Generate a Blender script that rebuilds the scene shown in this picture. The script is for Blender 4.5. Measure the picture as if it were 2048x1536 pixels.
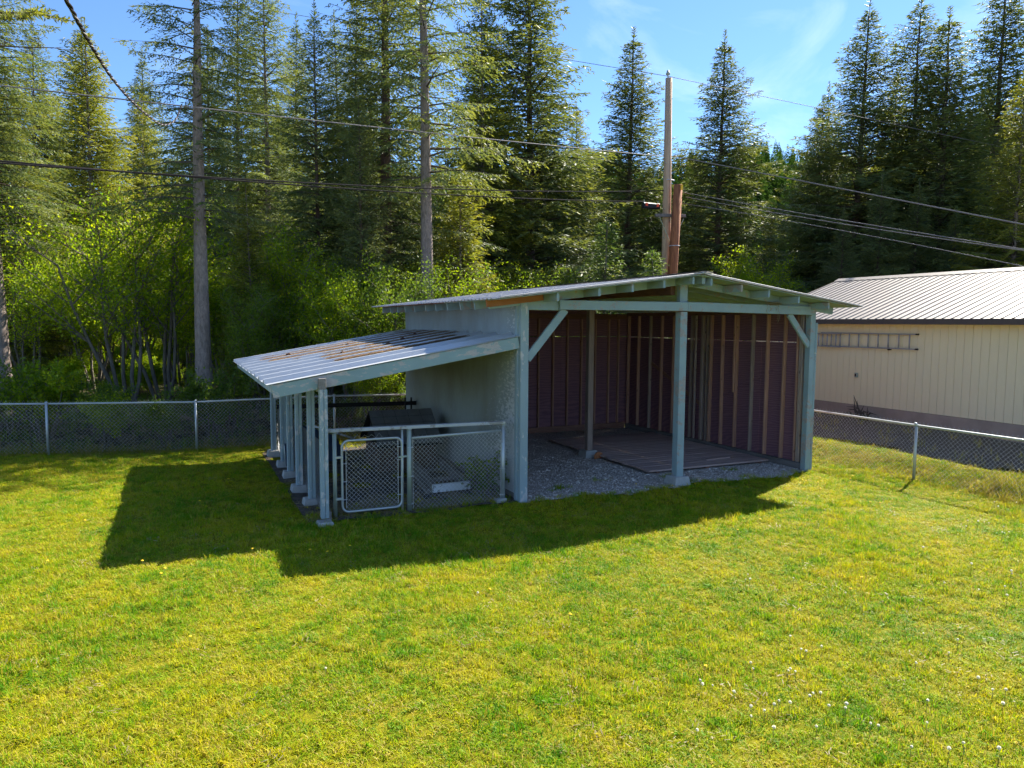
import bpy, math, random
import numpy as np
from mathutils import Vector, Matrix, Euler

for o in list(bpy.data.objects):
    bpy.data.objects.remove(o)
SC = bpy.context.scene
COL = SC.collection
R = math.radians
random.seed(7)

# ------------------------------------------------------------------ camera
CAM = Vector((-4.960, -10.408, 2.90))
YAW, PITCH, ROLL, FPX = -0.4349, -0.0841, 0.0065, 1435.8
FW = Vector((-math.sin(YAW)*math.cos(PITCH), math.cos(YAW)*math.cos(PITCH), math.sin(PITCH)))
RT = Vector((math.cos(YAW), math.sin(YAW), 0))
UP = RT.cross(FW)
_c, _s = math.cos(ROLL), math.sin(ROLL)
RT, UP = RT*_c+UP*_s, UP*_c-RT*_s
cd = bpy.data.cameras.new('camera'); cam = bpy.data.objects.new('camera', cd); COL.objects.link(cam)
cd.sensor_width = 36; cd.sensor_fit = 'HORIZONTAL'; cd.lens = 36*FPX/2048
cd.clip_start = .05; cd.clip_end = 3000
cam.matrix_world = Matrix(((RT.x, UP.x, -FW.x, CAM.x), (RT.y, UP.y, -FW.y, CAM.y), (RT.z, UP.z, -FW.z, CAM.z), (0, 0, 0, 1)))
SC.camera = cam

# ------------------------------------------------------------------ sky, sun, exposure
SUN_TO = Vector((1.0, .475, 1.0)).normalized()          # towards the sun
SUN_EL = math.asin(SUN_TO.z); SUN_AZ = math.atan2(SUN_TO.x, SUN_TO.y)
W = bpy.data.worlds.new('World'); SC.world = W; W.use_nodes = True
nt = W.node_tree; nt.nodes.clear()
out = nt.nodes.new('ShaderNodeOutputWorld'); bg = nt.nodes.new('ShaderNodeBackground')
sky = nt.nodes.new('ShaderNodeTexSky'); sky.sky_type = 'NISHITA'; sky.sun_disc = False
sky.sun_elevation = SUN_EL; sky.sun_rotation = SUN_AZ
sky.air_density = 1.0; sky.dust_density = .05; sky.ozone_density = 8.5; sky.altitude = 600
bg.inputs['Strength'].default_value = .077
# thin cirrus, over the whole sky
tc = nt.nodes.new('ShaderNodeTexCoord'); mp = nt.nodes.new('ShaderNodeMapping')
mp.inputs['Rotation'].default_value = (0, 0, R(25)); mp.inputs['Scale'].default_value = (1.2, 3.2, 5.0)
nz = nt.nodes.new('ShaderNodeTexNoise'); nz.inputs['Scale'].default_value = 1.7; nz.inputs['Detail'].default_value = 7
nz.inputs['Roughness'].default_value = .58; nz.inputs['Distortion'].default_value = .8
rp = nt.nodes.new('ShaderNodeValToRGB'); rp.color_ramp.elements[0].position = .49; rp.color_ramp.elements[1].position = .85
rp.color_ramp.elements[0].color = (0, 0, 0, 1); rp.color_ramp.elements[1].color = (.45, .45, .45, 1)
mx = nt.nodes.new('ShaderNodeMix'); mx.data_type = 'RGBA'
mx.inputs['B'].default_value = (6.4, 7.2, 8.6, 1)
nt.links.new(tc.outputs['Generated'], mp.inputs['Vector']); nt.links.new(mp.outputs[0], nz.inputs['Vector'])
nt.links.new(nz.outputs['Fac'], rp.inputs['Fac']); nt.links.new(rp.outputs['Color'], mx.inputs['Factor'])
nt.links.new(sky.outputs[0], mx.inputs['A']); nt.links.new(mx.outputs['Result'], bg.inputs['Color'])
nt.links.new(bg.outputs[0], out.inputs[0])
sd = bpy.data.lights.new('sun', 'SUN'); sun = bpy.data.objects.new('sun', sd); COL.objects.link(sun)
sd.energy = 5.0; sd.angle = R(.5); sd.color = (1, .94, .82)
sun.rotation_euler = (-SUN_TO).to_track_quat('-Z', 'Y').to_euler(); sun.location = (20, 10, 30)
SC.view_settings.view_transform = 'Standard'; SC.view_settings.look = 'None'
SC.view_settings.exposure = 1.62; SC.view_settings.gamma = 1; SC.view_settings.use_curve_mapping = False
SC.render.engine = 'CYCLES'
SC.cycles.max_bounces = 6; SC.cycles.diffuse_bounces = 4; SC.cycles.transmission_bounces = 3
SC.cycles.transparent_max_bounces = 6; SC.cycles.glossy_bounces = 2
SC.cycles.use_denoising = True; SC.cycles.use_adaptive_sampling = True; SC.cycles.adaptive_threshold = .03; SC.cycles.sample_clamp_indirect = 6

# ------------------------------------------------------------------ helpers
def PX(px, py, depth):
    """a point of the place on the line through a point of the photograph, at a chosen distance"""
    d = FW + RT*((px-1024)/FPX) + UP*((768-py)/FPX)
    return CAM + d*depth
def sstep(a, b, x):
    t = min(1, max(0, (x-a)/(b-a))); return t*t*(3-2*t)
def fence_y(x):
    return 7.02 if x > -1.6 else (7.02 - .095*(x+1.6) if x > -4.65 else 7.31 - .155*(x+4.65))
def hz(x, y):
    z = .018*math.sin(.9*x+.4*y)+.014*math.sin(1.7*y-.6*x+1)
    inside = sstep(-4.2, -3.4, x)*(1-sstep(6.7, 7.2, x))*sstep(-.9, -.3, y)*(1-sstep(6.2, 6.8, y))
    z *= (1-inside)
    z += .2*sstep(7.4, 8.5, x)+.12*sstep(8.5, 11.5, x)
    t = y-fence_y(x)
    z += .45*sstep(.2, 2.4, t)+.5*sstep(3, 25, t)
    return z
def link(o, parent=None):
    COL.objects.link(o)
    if parent: o.parent = parent
    return o
def tag(o, label=None, cat=None, group=None, kind=None):
    if label: o['label'] = label
    if cat: o['category'] = cat
    if group: o['group'] = group
    if kind: o['kind'] = kind
    return o
def thing(name, loc, label, cat, group=None, rz=0):
    o = bpy.data.objects.new(name, None); o.empty_display_size = .2
    o.location = loc; o.rotation_euler = (0, 0, rz)
    link(o); return tag(o, label, cat, group)
class MB:
    def __init__(s): s.v = []; s.f = []
    def add(s, vs, fs):
        n = len(s.v); s.v += [tuple(q) for q in vs]; s.f += [tuple(i+n for i in f) for f in fs]; return s
    def box(s, x0, x1, y0, y1, z0, z1):
        return s.add([(x0,y0,z0),(x1,y0,z0),(x1,y1,z0),(x0,y1,z0),(x0,y0,z1),(x1,y0,z1),(x1,y1,z1),(x0,y1,z1)],
                     [(0,3,2,1),(4,5,6,7),(0,1,5,4),(1,2,6,5),(2,3,7,6),(3,0,4,7)])
    def beam(s, a, b, w, h, up=(0,0,1), c=.006):
        """chamfered timber from a to b, w across, h along up"""
        a, b, up = Vector(a), Vector(b), Vector(up)
        d = (b-a).normalized(); sx = d.cross(up)
        if sx.length < 1e-4: sx = d.cross(Vector((0, 1, 0)))
        sx.normalize(); uy = sx.cross(d).normalized()
        w, h = w/2, h/2
        pr = [(-w+c,-h),(w-c,-h),(w,-h+c),(w,h-c),(w-c,h),(-w+c,h),(-w,h-c),(-w,-h+c)]
        vs = [a+sx*p+uy*q for p, q in pr]+[b+sx*p+uy*q for p, q in pr]
        fs = [(i,(i+1)%8,8+(i+1)%8,8+i) for i in range(8)]+[tuple(range(7,-1,-1)),tuple(range(8,16))]
        return s.add(vs, fs)
    def tube(s, pts, rad, n=8, cap=True):
        pts = [Vector(p) for p in pts]; m = len(pts)
        rad = [rad]*m if not hasattr(rad, '__len__') else rad
        vs = []; fs = []; ref = None
        for i, p in enumerate(pts):
            d = (pts[min(i+1,m-1)]-pts[max(i-1,0)])
            d = d.normalized() if d.length > 1e-9 else Vector((0,0,1))
            if ref is None: ref = Vector((0,0,1)) if abs(d.z) < .9 else Vector((1,0,0))
            x = d.cross(ref).normalized(); y = x.cross(d).normalized(); ref = y
            for k in range(n):
                t = 2*math.pi*k/n; vs.append(p+(x*math.cos(t)+y*math.sin(t))*rad[i])
        for i in range(m-1):
            for k in range(n):
                fs.append((i*n+k, i*n+(k+1)%n, (i+1)*n+(k+1)%n, (i+1)*n+k))
        if cap: fs += [tuple(range(n-1,-1,-1)), tuple((m-1)*n+k for k in range(n))]
        return s.add(vs, fs)
    def mesh(s, name, m, smooth=False):
        me = bpy.data.meshes.new(name); me.from_pydata(s.v, [], s.f)
        if m: me.materials.append(m)
        if smooth: me.polygons.foreach_set('use_smooth', [True]*len(me.polygons))
        me.update(); return me
    def build(s, name, m, parent=None, smooth=False, loc=None):
        o = bpy.data.objects.new(name, s.mesh(name, m, smooth))
        if loc: o.location = loc
        return link(o, parent)
def inst(name, me, parent=None, loc=(0,0,0), rot=(0,0,0), sc=(1,1,1)):
    o = bpy.data.objects.new(name, me); o.location = loc; o.rotation_euler = rot; o.scale = sc
    return link(o, parent)
def np_mesh(name, V, Q, m, attr=None):
    """quads from numpy arrays"""
    me = bpy.data.meshes.new(name); n = len(Q)
    me.vertices.add(len(V)); me.vertices.foreach_set('co', np.ascontiguousarray(V, np.float32).ravel())
    me.loops.add(n*4); me.loops.foreach_set('vertex_index', np.ascontiguousarray(Q, np.int32).ravel())
    me.polygons.add(n); me.polygons.foreach_set('loop_start', np.arange(0, n*4, 4, dtype=np.int32))
    me.polygons.foreach_set('loop_total', np.full(n, 4, np.int32))
    me.update(calc_edges=True)
    if attr is not None:
        a = me.attributes.new('var', 'FLOAT', 'FACE'); a.data.foreach_set('value', np.ascontiguousarray(attr, np.float32))
    if m: me.materials.append(m)
    return me

# ------------------------------------------------------------------ materials
class Nodes:
    def __init__(s, name):
        s.m = bpy.data.materials.new(name); s.m.use_nodes = True; s.t = s.m.node_tree; s.t.nodes.clear()
        s.out = s.n('ShaderNodeOutputMaterial'); s.b = s.n('ShaderNodeBsdfPrincipled')
        s.l(s.b.outputs[0], s.out.inputs[0])
        s.tc = s.n('ShaderNodeTexCoord'); s.geo = s.n('ShaderNodeNewGeometry')
    def n(s, t, **k):
        x = s.t.nodes.new(t)
        for a, v in k.items(): setattr(x, a, v)
        return x
    def l(s, a, b): s.t.links.new(a, b)
    def coord(s, world=False, scale=(1,1,1), rot=(0,0,0)):
        m = s.n('ShaderNodeMapping'); m.inputs['Scale'].default_value = scale; m.inputs['Rotation'].default_value = rot
        s.l(s.geo.outputs['Position'] if world else s.tc.outputs['Object'], m.inputs['Vector']); return m.outputs[0]
    def noise(s, sc, det=4, rough=.55, vec=None, dist=0):
        x = s.n('ShaderNodeTexNoise'); x.inputs['Scale'].default_value = sc; x.inputs['Detail'].default_value = det
        x.inputs['Roughness'].default_value = rough; x.inputs['Distortion'].default_value = dist
        s.l(vec if vec is not None else s.coord(), x.inputs['Vector']); return x.outputs['Fac']
    def ramp(s, f, st):
        x = s.n('ShaderNodeValToRGB'); e = x.color_ramp.elements
        while len(e) < len(st): e.new(.5)
        for i, (p, c) in enumerate(st):
            e[i].position = p; e[i].color = (*c, 1) if len(c) == 3 else c
        s.l(f, x.inputs['Fac']); return x.outputs['Color']
    def mix(s, f, a, b, mode='MIX'):
        x = s.n('ShaderNodeMix', data_type='RGBA', blend_type=mode)
        for sk, v in (('Factor', f), ('A', a), ('B', b)):
            i = x.inputs[sk]
            if hasattr(v, 'is_linked') or isinstance(v, bpy.types.NodeSocket): s.l(v, i)
            elif sk == 'Factor': i.default_value = v
            else: i.default_value = (*v, 1)
        return x.outputs['Result']
    def math(s, op, a, b=0):
        x = s.n('ShaderNodeMath', operation=op)
        for i, v in enumerate((a, b)):
            if isinstance(v, bpy.types.NodeSocket): s.l(v, x.inputs[i])
            else: x.inputs[i].default_value = v
        return x.outputs[0]
    def bump(s, f, st=.3, dist=.02):
        x = s.n('ShaderNodeBump'); x.inputs['Strength'].default_value = st; x.inputs['Distance'].default_value = dist
        s.l(f, x.inputs['Height']); s.l(x.outputs[0], s.b.inputs['Normal']); return x
    def done(s, col=None, rough=.7, metal=0, spec=.3):
        if col is not None:
            i = s.b.inputs['Base Color']
            if isinstance(col, bpy.types.NodeSocket): s.l(col, i)
            else: i.default_value = (*col, 1)
        if isinstance(rough, bpy.types.NodeSocket): s.l(rough, s.b.inputs['Roughness'])
        else: s.b.inputs['Roughness'].default_value = rough
        s.b.inputs['Metallic'].default_value = metal; s.b.inputs['Specular IOR Level'].default_value = spec
        return s.m
def rnd(s):
    x = s.n('ShaderNodeObjectInfo'); return x.outputs['Random']
def paint_mat(name, paint, wood, amount, scale=5, stretch=(1,1,1)):
    s = Nodes(name); v = s.coord(True, stretch)
    f = s.math('ADD', s.noise(scale, 8, .68, v), s.math('MULTIPLY', s.noise(scale*.22, 2, .5, v), .5))
    peel = s.ramp(f, [(amount, (0,0,0)), (amount+.02, (1,1,1))])
    p = s.mix(s.noise(2.5, 5, .6, v), [c*.78 for c in paint], [min(1,c*1.2) for c in paint])
    w = s.mix(s.noise(18, 5, .6, v), [c*.6 for c in wood], [c*1.25 for c in wood])
    s.bump(f, .25, .01)
    return s.done(s.mix(peel, p, w), .72)
def wood_mat(name, a, b, stretch=(14,14,1.2), rough=.8, knots=True):
    s = Nodes(name); v = s.coord(True, stretch)
    off = s.n('ShaderNodeVectorMath', operation='ADD'); s.l(v, off.inputs[0])
    cmb = s.n('ShaderNodeCombineXYZ'); r = s.math('MULTIPLY', rnd(s), 37.)
    for i in range(3): s.l(r, cmb.inputs[i])
    s.l(cmb.outputs[0], off.inputs[1])
    g = s.noise(1.6, 8, .62, off.outputs[0], .6)
    c = s.ramp(g, [(.28, a), (.72, b)])
    c = s.mix(s.math('MULTIPLY', rnd(s), .45), c, [q*.55 for q in a])
    if knots:
        vo = s.n('ShaderNodeTexVoronoi'); vo.inputs['Scale'].default_value = 1.0; s.l(s.coord(True, (6, 6, 3.2)), vo.inputs['Vector'])
        k = s.ramp(vo.outputs['Distance'], [(.06, (1,1,1)), (.13, (0,0,0))])
        c = s.mix(s.math('MULTIPLY', k, .7), c, [q*.3 for q in a])
    s.bump(g, .3, .006)
    return s.done(c, rough)
def plain(name, col, rough=.6, metal=0, var=.15, sc=6, spec=.3, bump=0):
    s = Nodes(name); f = s.noise(sc, 6, .6, s.coord(True))
    c = s.mix(f, [q*(1-var) for q in col], [min(1, q*(1+var)) for q in col])
    if bump: s.bump(s.noise(sc*6, 4, .6, s.coord(True)), bump, .01)
    return s.done(c, rough, metal, spec)
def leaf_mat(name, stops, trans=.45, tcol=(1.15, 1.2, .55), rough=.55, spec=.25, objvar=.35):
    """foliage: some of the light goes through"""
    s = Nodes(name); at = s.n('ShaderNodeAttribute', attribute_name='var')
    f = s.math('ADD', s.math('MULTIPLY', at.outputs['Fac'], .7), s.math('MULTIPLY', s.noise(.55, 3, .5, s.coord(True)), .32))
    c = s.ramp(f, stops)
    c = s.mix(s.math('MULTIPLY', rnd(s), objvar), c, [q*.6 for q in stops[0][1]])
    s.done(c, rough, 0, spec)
    tr = s.n('ShaderNodeBsdfTranslucent'); s.l(s.mix(1.0, c, tcol, 'MULTIPLY'), tr.inputs['Color'])
    mixs = s.n('ShaderNodeMixShader'); mixs.inputs[0].default_value = trans
    s.l(s.b.outputs[0], mixs.inputs[1]); s.l(tr.outputs[0], mixs.inputs[2]); s.l(mixs.outputs[0], s.out.inputs[0])
    return s.m

PAINT = (.26, .34, .36)
MT = {}
MT['paint'] = paint_mat('painted_timber', PAINT, (.34, .31, .29), .83, 6)
MT['paint_worn'] = paint_mat('worn_painted_timber', (.26, .35, .365), (.46, .42, .41), .775, 5, (1, 1, 2.2))
MT['post_worn'] = paint_mat('worn_post_paint', (.27, .34, .365), (.48, .46, .45), .825, 9, (1, 1, .5))
MT['orange_wood'] = wood_mat('bare_orange_wood', (.36, .13, .05), (.52, .22, .09), (1.5, 14, 14), .75, False)
MT['stud'] = wood_mat('stud_wood', (.34, .175, .125), (.56, .31, .21))
MT['stud_grey'] = wood_mat('grey_stud_wood', (.24, .17, .14), (.40, .30, .25))
MT['plate'] = wood_mat('plate_wood', (.17, .08, .06), (.30, .15, .10), (2, 2, 14))
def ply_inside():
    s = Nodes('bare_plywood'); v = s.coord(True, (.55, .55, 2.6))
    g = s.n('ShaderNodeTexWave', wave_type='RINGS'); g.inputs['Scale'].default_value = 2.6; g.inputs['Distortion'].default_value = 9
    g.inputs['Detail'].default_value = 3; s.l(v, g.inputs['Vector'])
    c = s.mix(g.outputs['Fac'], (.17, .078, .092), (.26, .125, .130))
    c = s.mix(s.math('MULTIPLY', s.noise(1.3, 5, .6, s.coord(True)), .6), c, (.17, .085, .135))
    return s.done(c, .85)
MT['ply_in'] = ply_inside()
def ply_wall():
    s = Nodes('weathered_blue_plywood'); v = s.coord(True)
    c = s.mix(s.noise(1.2, 6, .6, v), (.25, .285, .295), (.34, .375, .385))
    st = s.ramp(s.noise(.9, 7, .65, s.coord(True, (1, 1.3, .7))), [(.40, (0,0,0)), (.72, (1,1,1))])
    c = s.mix(s.math('MULTIPLY', st, .6), c, (.19, .18, .145))
    sp = s.n('ShaderNodeSeparateXYZ'); s.l(s.geo.outputs['Position'], sp.inputs[0])
    near = s.ramp(s.math('ADD', s.math('MULTIPLY', sp.outputs[1], .42), s.math('MULTIPLY', sp.outputs[2], .16)), [(0.0, (1,1,1)), (.85, (0,0,0))])
    fl = s.math('ADD', s.noise(9, 9, .75, s.coord(True, (1, 1, 2.4))), s.math('MULTIPLY', near, .36))
    up = s.ramp(sp.outputs[2], [(2.6, (0,0,0)), (2.75, (1,1,1))])
    peel = s.ramp(fl, [(.675, (0,0,0)), (.69, (1,1,1))])
    w = s.mix(s.noise(22, 5, .6, s.coord(True, (1, 1, 4))), (.30, .31, .33), (.62, .62, .64))
    s.bump(fl, .3, .008)
    return s.done(s.mix(peel, c, w), .8)
MT['ply_wall'] = ply_wall()
def deck():
    m = wood_mat('deck_plank_wood', (.38, .26, .23), (.60, .44, .38), (1.2, 12, 12), .85); return m
MT['deck'] = deck()
MT['concrete'] = plain('pier_concrete', (.36, .35, .33), .9, 0, .3, 9, .2, .4)
def galv(name, col, rough):
    s = Nodes(name); f = s.noise(14, 5, .6, s.coord(True)); g = s.noise(1.7, 4, .6, s.coord(True))
    c = s.mix(f, [q*.85 for q in col], col); c = s.mix(s.math('MULTIPLY', g, .4), c, [q*.6 for q in col])
    return s.done(c, s.math('ADD', s.math('MULTIPLY', f, .25), rough), .55, .5)
MT['pipe'] = galv('galvanised_pipe', (.50, .53, .53), .32)
MT['pipe_aged'] = galv('aged_galvanised_pipe', (.42, .47, .40), .42)
MT['wire'] = galv('galvanised_wire', (.62, .62, .63), .30)
MT['wire_dark'] = galv('aged_mesh_wire', (.32, .33, .34), .45)
MT['sheet'] = galv('galvanised_roof_sheet', (.60, .62, .64), .42)
MT['sheet_main'] = galv('weathered_roof_sheet', (.46, .45, .45), .45)
def tanroof():
    s = Nodes('tan_metal_roof'); f = s.noise(1.2, 4, .6, s.coord(True))
    c = s.mix(f, (.19, .16, .135), (.235, .20, .172)); return s.done(c, .44, .12, .5)
MT['tanroof'] = tanroof()
MT['fascia'] = plain('brown_fascia_metal', (.085, .065, .055), .5)
def siding():
    s = Nodes('cream_siding'); v = s.coord(True, (9, 9, .8))
    c = s.mix(s.noise(2, 6, .6, v), (.80, .665, .40), (.87, .735, .46)); s.bump(s.noise(5, 6, .7, s.coord(True, (9, 9, .5))), .25, .004)
    c = s.mix(s.math('MULTIPLY', s.noise(.7, 3, .5, s.coord(True)), .35), c, (.72, .60, .42))
    sp = s.n('ShaderNodeSeparateXYZ'); s.l(s.geo.outputs['Position'], sp.inputs[0])
    dirt = s.ramp(s.math('ADD', s.math('MULTIPLY', sp.outputs[2], -.9), s.noise(3.5, 6, .65, s.coord(True))), [(-.42, (0,0,0)), (.0, (1,1,1))])
    c = s.mix(s.math('MULTIPLY', dirt, .5), c, (.34, .27, .19)); return s.done(c, .8)
MT['siding'] = siding()
MT['groove'] = plain('siding_backing', (.22, .18, .10), .9)
MT['found'] = plain('foundation_concrete', (.36, .28, .22), .95, 0, .35, 2.5, .1, .4)
MT['alu'] = plain('ladder_aluminium', (.36, .34, .335), .5, .3, .1)
MT['black'] = plain('black_plastic', (.012, .012, .016), .5)
MT['orange'] = plain('orange_plastic', (.75, .09, .03), .5)
MT['yellowtag'] = plain('yellow_pole_tag', (.8, .45, .02), .5)
MT['cable'] = plain('black_cable', (.03, .026, .028), .85, 0, .2, 3, .05)
MT['cable_lit'] = plain('bare_aluminium_wire', (.19, .175, .175), .7, .1, .2)  # bare metal, paler than the black cable
def poplar(name, a, b, bumpn=.6):
    s = Nodes(name); v = s.coord(True, (7, 7, .5)); g = s.noise(2.2, 8, .66, v, .5)
    s.bump(g, bumpn, .02); return s.done(s.ramp(g, [(.3, a), (.7, b)]), .85)
MT['pole'] = poplar('pale_pole_wood', (.34, .22, .14), (.55, .38, .25), .6)
MT['stubpole'] = poplar('red_pole_wood', (.14, .04, .022), (.44, .17, .065), .5)
def bark(name, a, b):
    s = Nodes(name); v = s.coord(True, (1, 1, .35)); g = s.noise(16, 7, .7, v, .5); h = s.noise(1.4, 3, .5, s.coord(True))
    c = s.ramp(g, [(.32, a), (.68, b)]); c = s.mix(s.math('MULTIPLY', h, .5), c, (.16, .15, .12)); s.bump(g, .9, .05); return s.done(c, .92, 0, .1)
MT['bark'] = bark('grey_bark', (.15, .115, .10), (.42, .33, .29))
MT['bark_red'] = bark('dark_red_bark', (.06, .034, .034), (.19, .11, .095))
MT['twig'] = bark('twig_bark', (.05, .038, .03), (.13, .10, .08))
MT['twig_grey'] = bark('shrub_bark', (.09, .075, .06), (.22, .185, .15))
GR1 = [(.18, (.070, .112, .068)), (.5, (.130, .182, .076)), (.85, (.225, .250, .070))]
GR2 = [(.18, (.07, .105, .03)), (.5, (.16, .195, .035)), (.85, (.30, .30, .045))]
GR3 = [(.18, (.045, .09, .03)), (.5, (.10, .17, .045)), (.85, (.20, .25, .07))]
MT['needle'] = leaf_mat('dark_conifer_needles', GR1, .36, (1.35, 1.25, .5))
MT['needle_sun'] = leaf_mat('sun_tinted_needles', GR2, .45, (1.3, 1.2, .5))  # needles coloured yellower and lighter so these firs look sunlit
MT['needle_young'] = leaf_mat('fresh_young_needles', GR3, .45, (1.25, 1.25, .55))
MT['leaf'] = leaf_mat('bright_shrub_leaves', [(.15, (.09, .185, .014)), (.5, (.19, .30, .014)), (.9, (.40, .45, .014))], .6, (1.6, 1.5, .4), .5, .3, .45)
MT['leaf_dark'] = leaf_mat('dark_shrub_leaves', [(.15, (.05, .11, .022)), (.5, (.11, .19, .026)), (.9, (.22, .30, .030))], .55, (1.5, 1.4, .45), .5, .3, .4)
def blade_mat(name, st, dry, dryamt, trans=.42):
    s = Nodes(name); p1 = s.noise(.55, 3, .55, s.coord(True)); p2 = s.noise(2.3, 4, .6, s.coord(True))
    f = s.math('ADD', s.math('MULTIPLY', p1, .50), s.math('ADD', s.math('MULTIPLY', p2, .42), s.math('MULTIPLY', s.math('SUBTRACT', rnd(s), .5), .26)))
    c = s.ramp(f, st); at = s.n('ShaderNodeAttribute', attribute_name='var')
    d = s.math('ADD', at.outputs['Fac'], s.math('MULTIPLY', s.math('SUBTRACT', p2, .5), .9))
    dm = s.ramp(d, [(dryamt, (0,0,0)), (dryamt+.06, (1,1,1))]); c = s.mix(dm, c, dry)
    s.done(c, .5, 0, .12)
    tr = s.n('ShaderNodeBsdfTranslucent'); s.l(s.mix(1.0, c, (1.25, 1.2, .4), 'MULTIPLY'), tr.inputs['Color'])
    mixs = s.n('ShaderNodeMixShader'); mixs.inputs[0].default_value = trans
    s.l(s.b.outputs[0], mixs.inputs[1]); s.l(tr.outputs[0], mixs.inputs[2]); s.l(mixs.outputs[0], s.out.inputs[0]); return s.m
LAWN = [(.31, (.085, .245, .008)), (.42, (.20, .34, .008)), (.53, (.37, .405, .008)), (.67, (.51, .445, .014))]
MT['blade'] = blade_mat('lawn_grass_blades', LAWN, (.44, .35, .08), .80)
MT['blade_dry'] = blade_mat('dry_bank_grass', [(.3, (.16, .215, .01)), (.5, (.26, .26, .03)), (.7, (.36, .29, .10))], (.36, .275, .14), .62)
def soil(name, a, b, c2, sc=3):
    s = Nodes(name); v = s.coord(True); f = s.noise(sc, 8, .68, v); g = s.noise(.5, 3, .5, v)
    c = s.ramp(f, [(.3, a), (.55, b), (.75, c2)]); c = s.mix(s.math('MULTIPLY', g, .4), c, a); s.bump(s.noise(sc*7, 6, .7, v), .6, .03); return s.done(c, .95, 0, .1)
MT['turf'] = soil('turf_soil', (.10, .125, .003), (.20, .18, .006), (.32, .25, .025), 9)
MT['floor'] = soil('forest_floor', (.035, .030, .018), (.085, .075, .035), (.13, .13, .04), 2)
MT['dirt'] = soil('pen_dirt', (.06, .05, .042), (.13, .105, .085), (.26, .21, .16), 6)
MT['pathgravel'] = soil('dark_gravel', (.07, .06, .055), (.15, .13, .12), (.26, .23, .21), 12)
def gravel():
    s = Nodes('grey_gravel'); vo = s.n('ShaderNodeTexVoronoi'); vo.inputs['Scale'].default_value = 42; s.l(s.coord(True), vo.inputs['Vector'])
    c = s.ramp(vo.outputs['Color'], [(.1, (.26, .215, .18)), (.6, (.54, .46, .40)), (.95, (.80, .72, .65))])
    c = s.mix(s.math('MULTIPLY', s.noise(1.4, 4, .6, s.coord(True)), .5), c, (.30, .24, .20)); s.bump(vo.outputs['Distance'], 1, .03); return s.done(c, .9)
MT['gravel'] = gravel()
def pebble():
    s = Nodes('pebble_stone'); return s.done(s.ramp(rnd(s), [(0, (.28, .235, .20)), (.6, (.54, .47, .41)), (1, (.82, .76, .70))]), .85)
MT['pebble'] = pebble()
MT['straw'] = blade_mat('dry_straw', [(.3, (.25, .20, .11)), (.7, (.36, .29, .17))], (.28, .22, .13), .5, .2)
MT['litter'] = blade_mat('fallen_needles', [(.3, (.20, .12, .06)), (.7, (.38, .25, .12))], (.25, .15, .08), .5, .15)
MT['shingle'] = plain('black_roof_tile', (.13, .13, .135), .75, 0, .35, 7, .3, .3)
MT['shingle_under'] = plain('dark_board', (.018, .016, .016), .9)
MT['hutwall'] = plain('dark_brown_hut_board', (.085, .055, .045), .9, 0, .4, 5)
MT['timber_grey'] = wood_mat('weathered_grey_timber', (.14, .12, .11), (.30, .27, .25), (10, 1.2, 10), .9, False)
MT['rail_grey'] = paint_mat('pale_grey_rail_paint', (.42, .43, .44), (.30, .28, .26), .80, 7)
MT['white'] = paint_mat('flaking_white_paint', (.68, .70, .74), (.26, .26, .26), .80, 11)
MT['tarp'] = plain('dark_blue_plastic', (.030, .045, .075), .4)
MT['seed'] = leaf_mat('dandelion_fluff', [(0, (.92, .90, .82)), (1, (.95, .93, .85))], .75, (1, 1, .95), .8, .1, 0)
MT['dand'] = plain('dandelion_yellow', (.80, .50, .01), .7)
MT['stem'] = plain('dandelion_stem', (.22, .22, .06), .7)
MT['cone'] = plain('pine_cone_brown', (.09, .045, .03), .9)
MT['hilltree'] = leaf_mat('hillside_conifers', [(.2, (.035, .085, .028)), (.5, (.065, .14, .035)), (.85, (.12, .21, .045))], .3, (1.2, 1.2, .6), .7, .1, .5)
MT['hillsoil'] = plain('hillside_ground', (.05, .085, .035), .95)

# ------------------------------------------------------------------ ground
def grid(name, xs, ys, m, dz=0, keep=None, kind='structure', fz=hz):
    V = [(x, y, fz(x, y)+dz) for y in ys for x in xs]; nx = len(xs); F = []
    for j in range(len(ys)-1):
        for i in range(nx-1):
            if keep is None or keep((xs[i]+xs[i+1])/2, (ys[j]+ys[j+1])/2): F.append((j*nx+i, j*nx+i+1, (j+1)*nx+i+1, (j+1)*nx+i))
    b = MB(); b.v = V; b.f = F; o = b.build(name, m, None, True); o['kind'] = kind; return o
def axis(a, b, fine0, fine1, st, big):
    v = []; x = a
    while x < b:
        v.append(x); x += st if fine0 <= x < fine1 else big
    v.append(b); return v
grid('ground', axis(-700, 900, -18, 26, .4, 14), axis(-60, 1200, -18, 34, .4, 14), MT['floor'], -.03)
def gravel_edge(x): return -.22+.10*math.sin(2.1*x)+.07*math.sin(5.3*x+1)
def on_gravel(x, y): return .05 < x < 6.35 and gravel_edge(x) < y < 6.4
def on_pen(x, y): return -3.35 < x <= .05 and -.02 < y < 6.5
def on_lawn(x, y):
    return x < 8.9+.25*math.sin(1.3*y) and y < fence_y(x)-.02 and not on_gravel(x, y) and not on_pen(x, y)
grid('lawn', axis(-26, 10.5, -16, 11, .16, .4), axis(-16, 10, -16, 10, .16, .4), MT['turf'], -.004, lambda x, y: x < 8.9 and y < fence_y(x)+.15)
b = MB(); b.box(.04, 6.4, -.02, 6.4, -.05, .012)
g_ = grid('gravel_floor', [i*.08 for i in range(0, 81)], [-.4+i*.08 for i in range(0, 87)], MT['gravel'], .018,
     lambda x, y: on_gravel(x, y), fz=lambda x, y: .006*math.sin(9*x+3*y)+.006*math.sin(7*y-5*x)+.01*sstep(1, 5, y))
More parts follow.
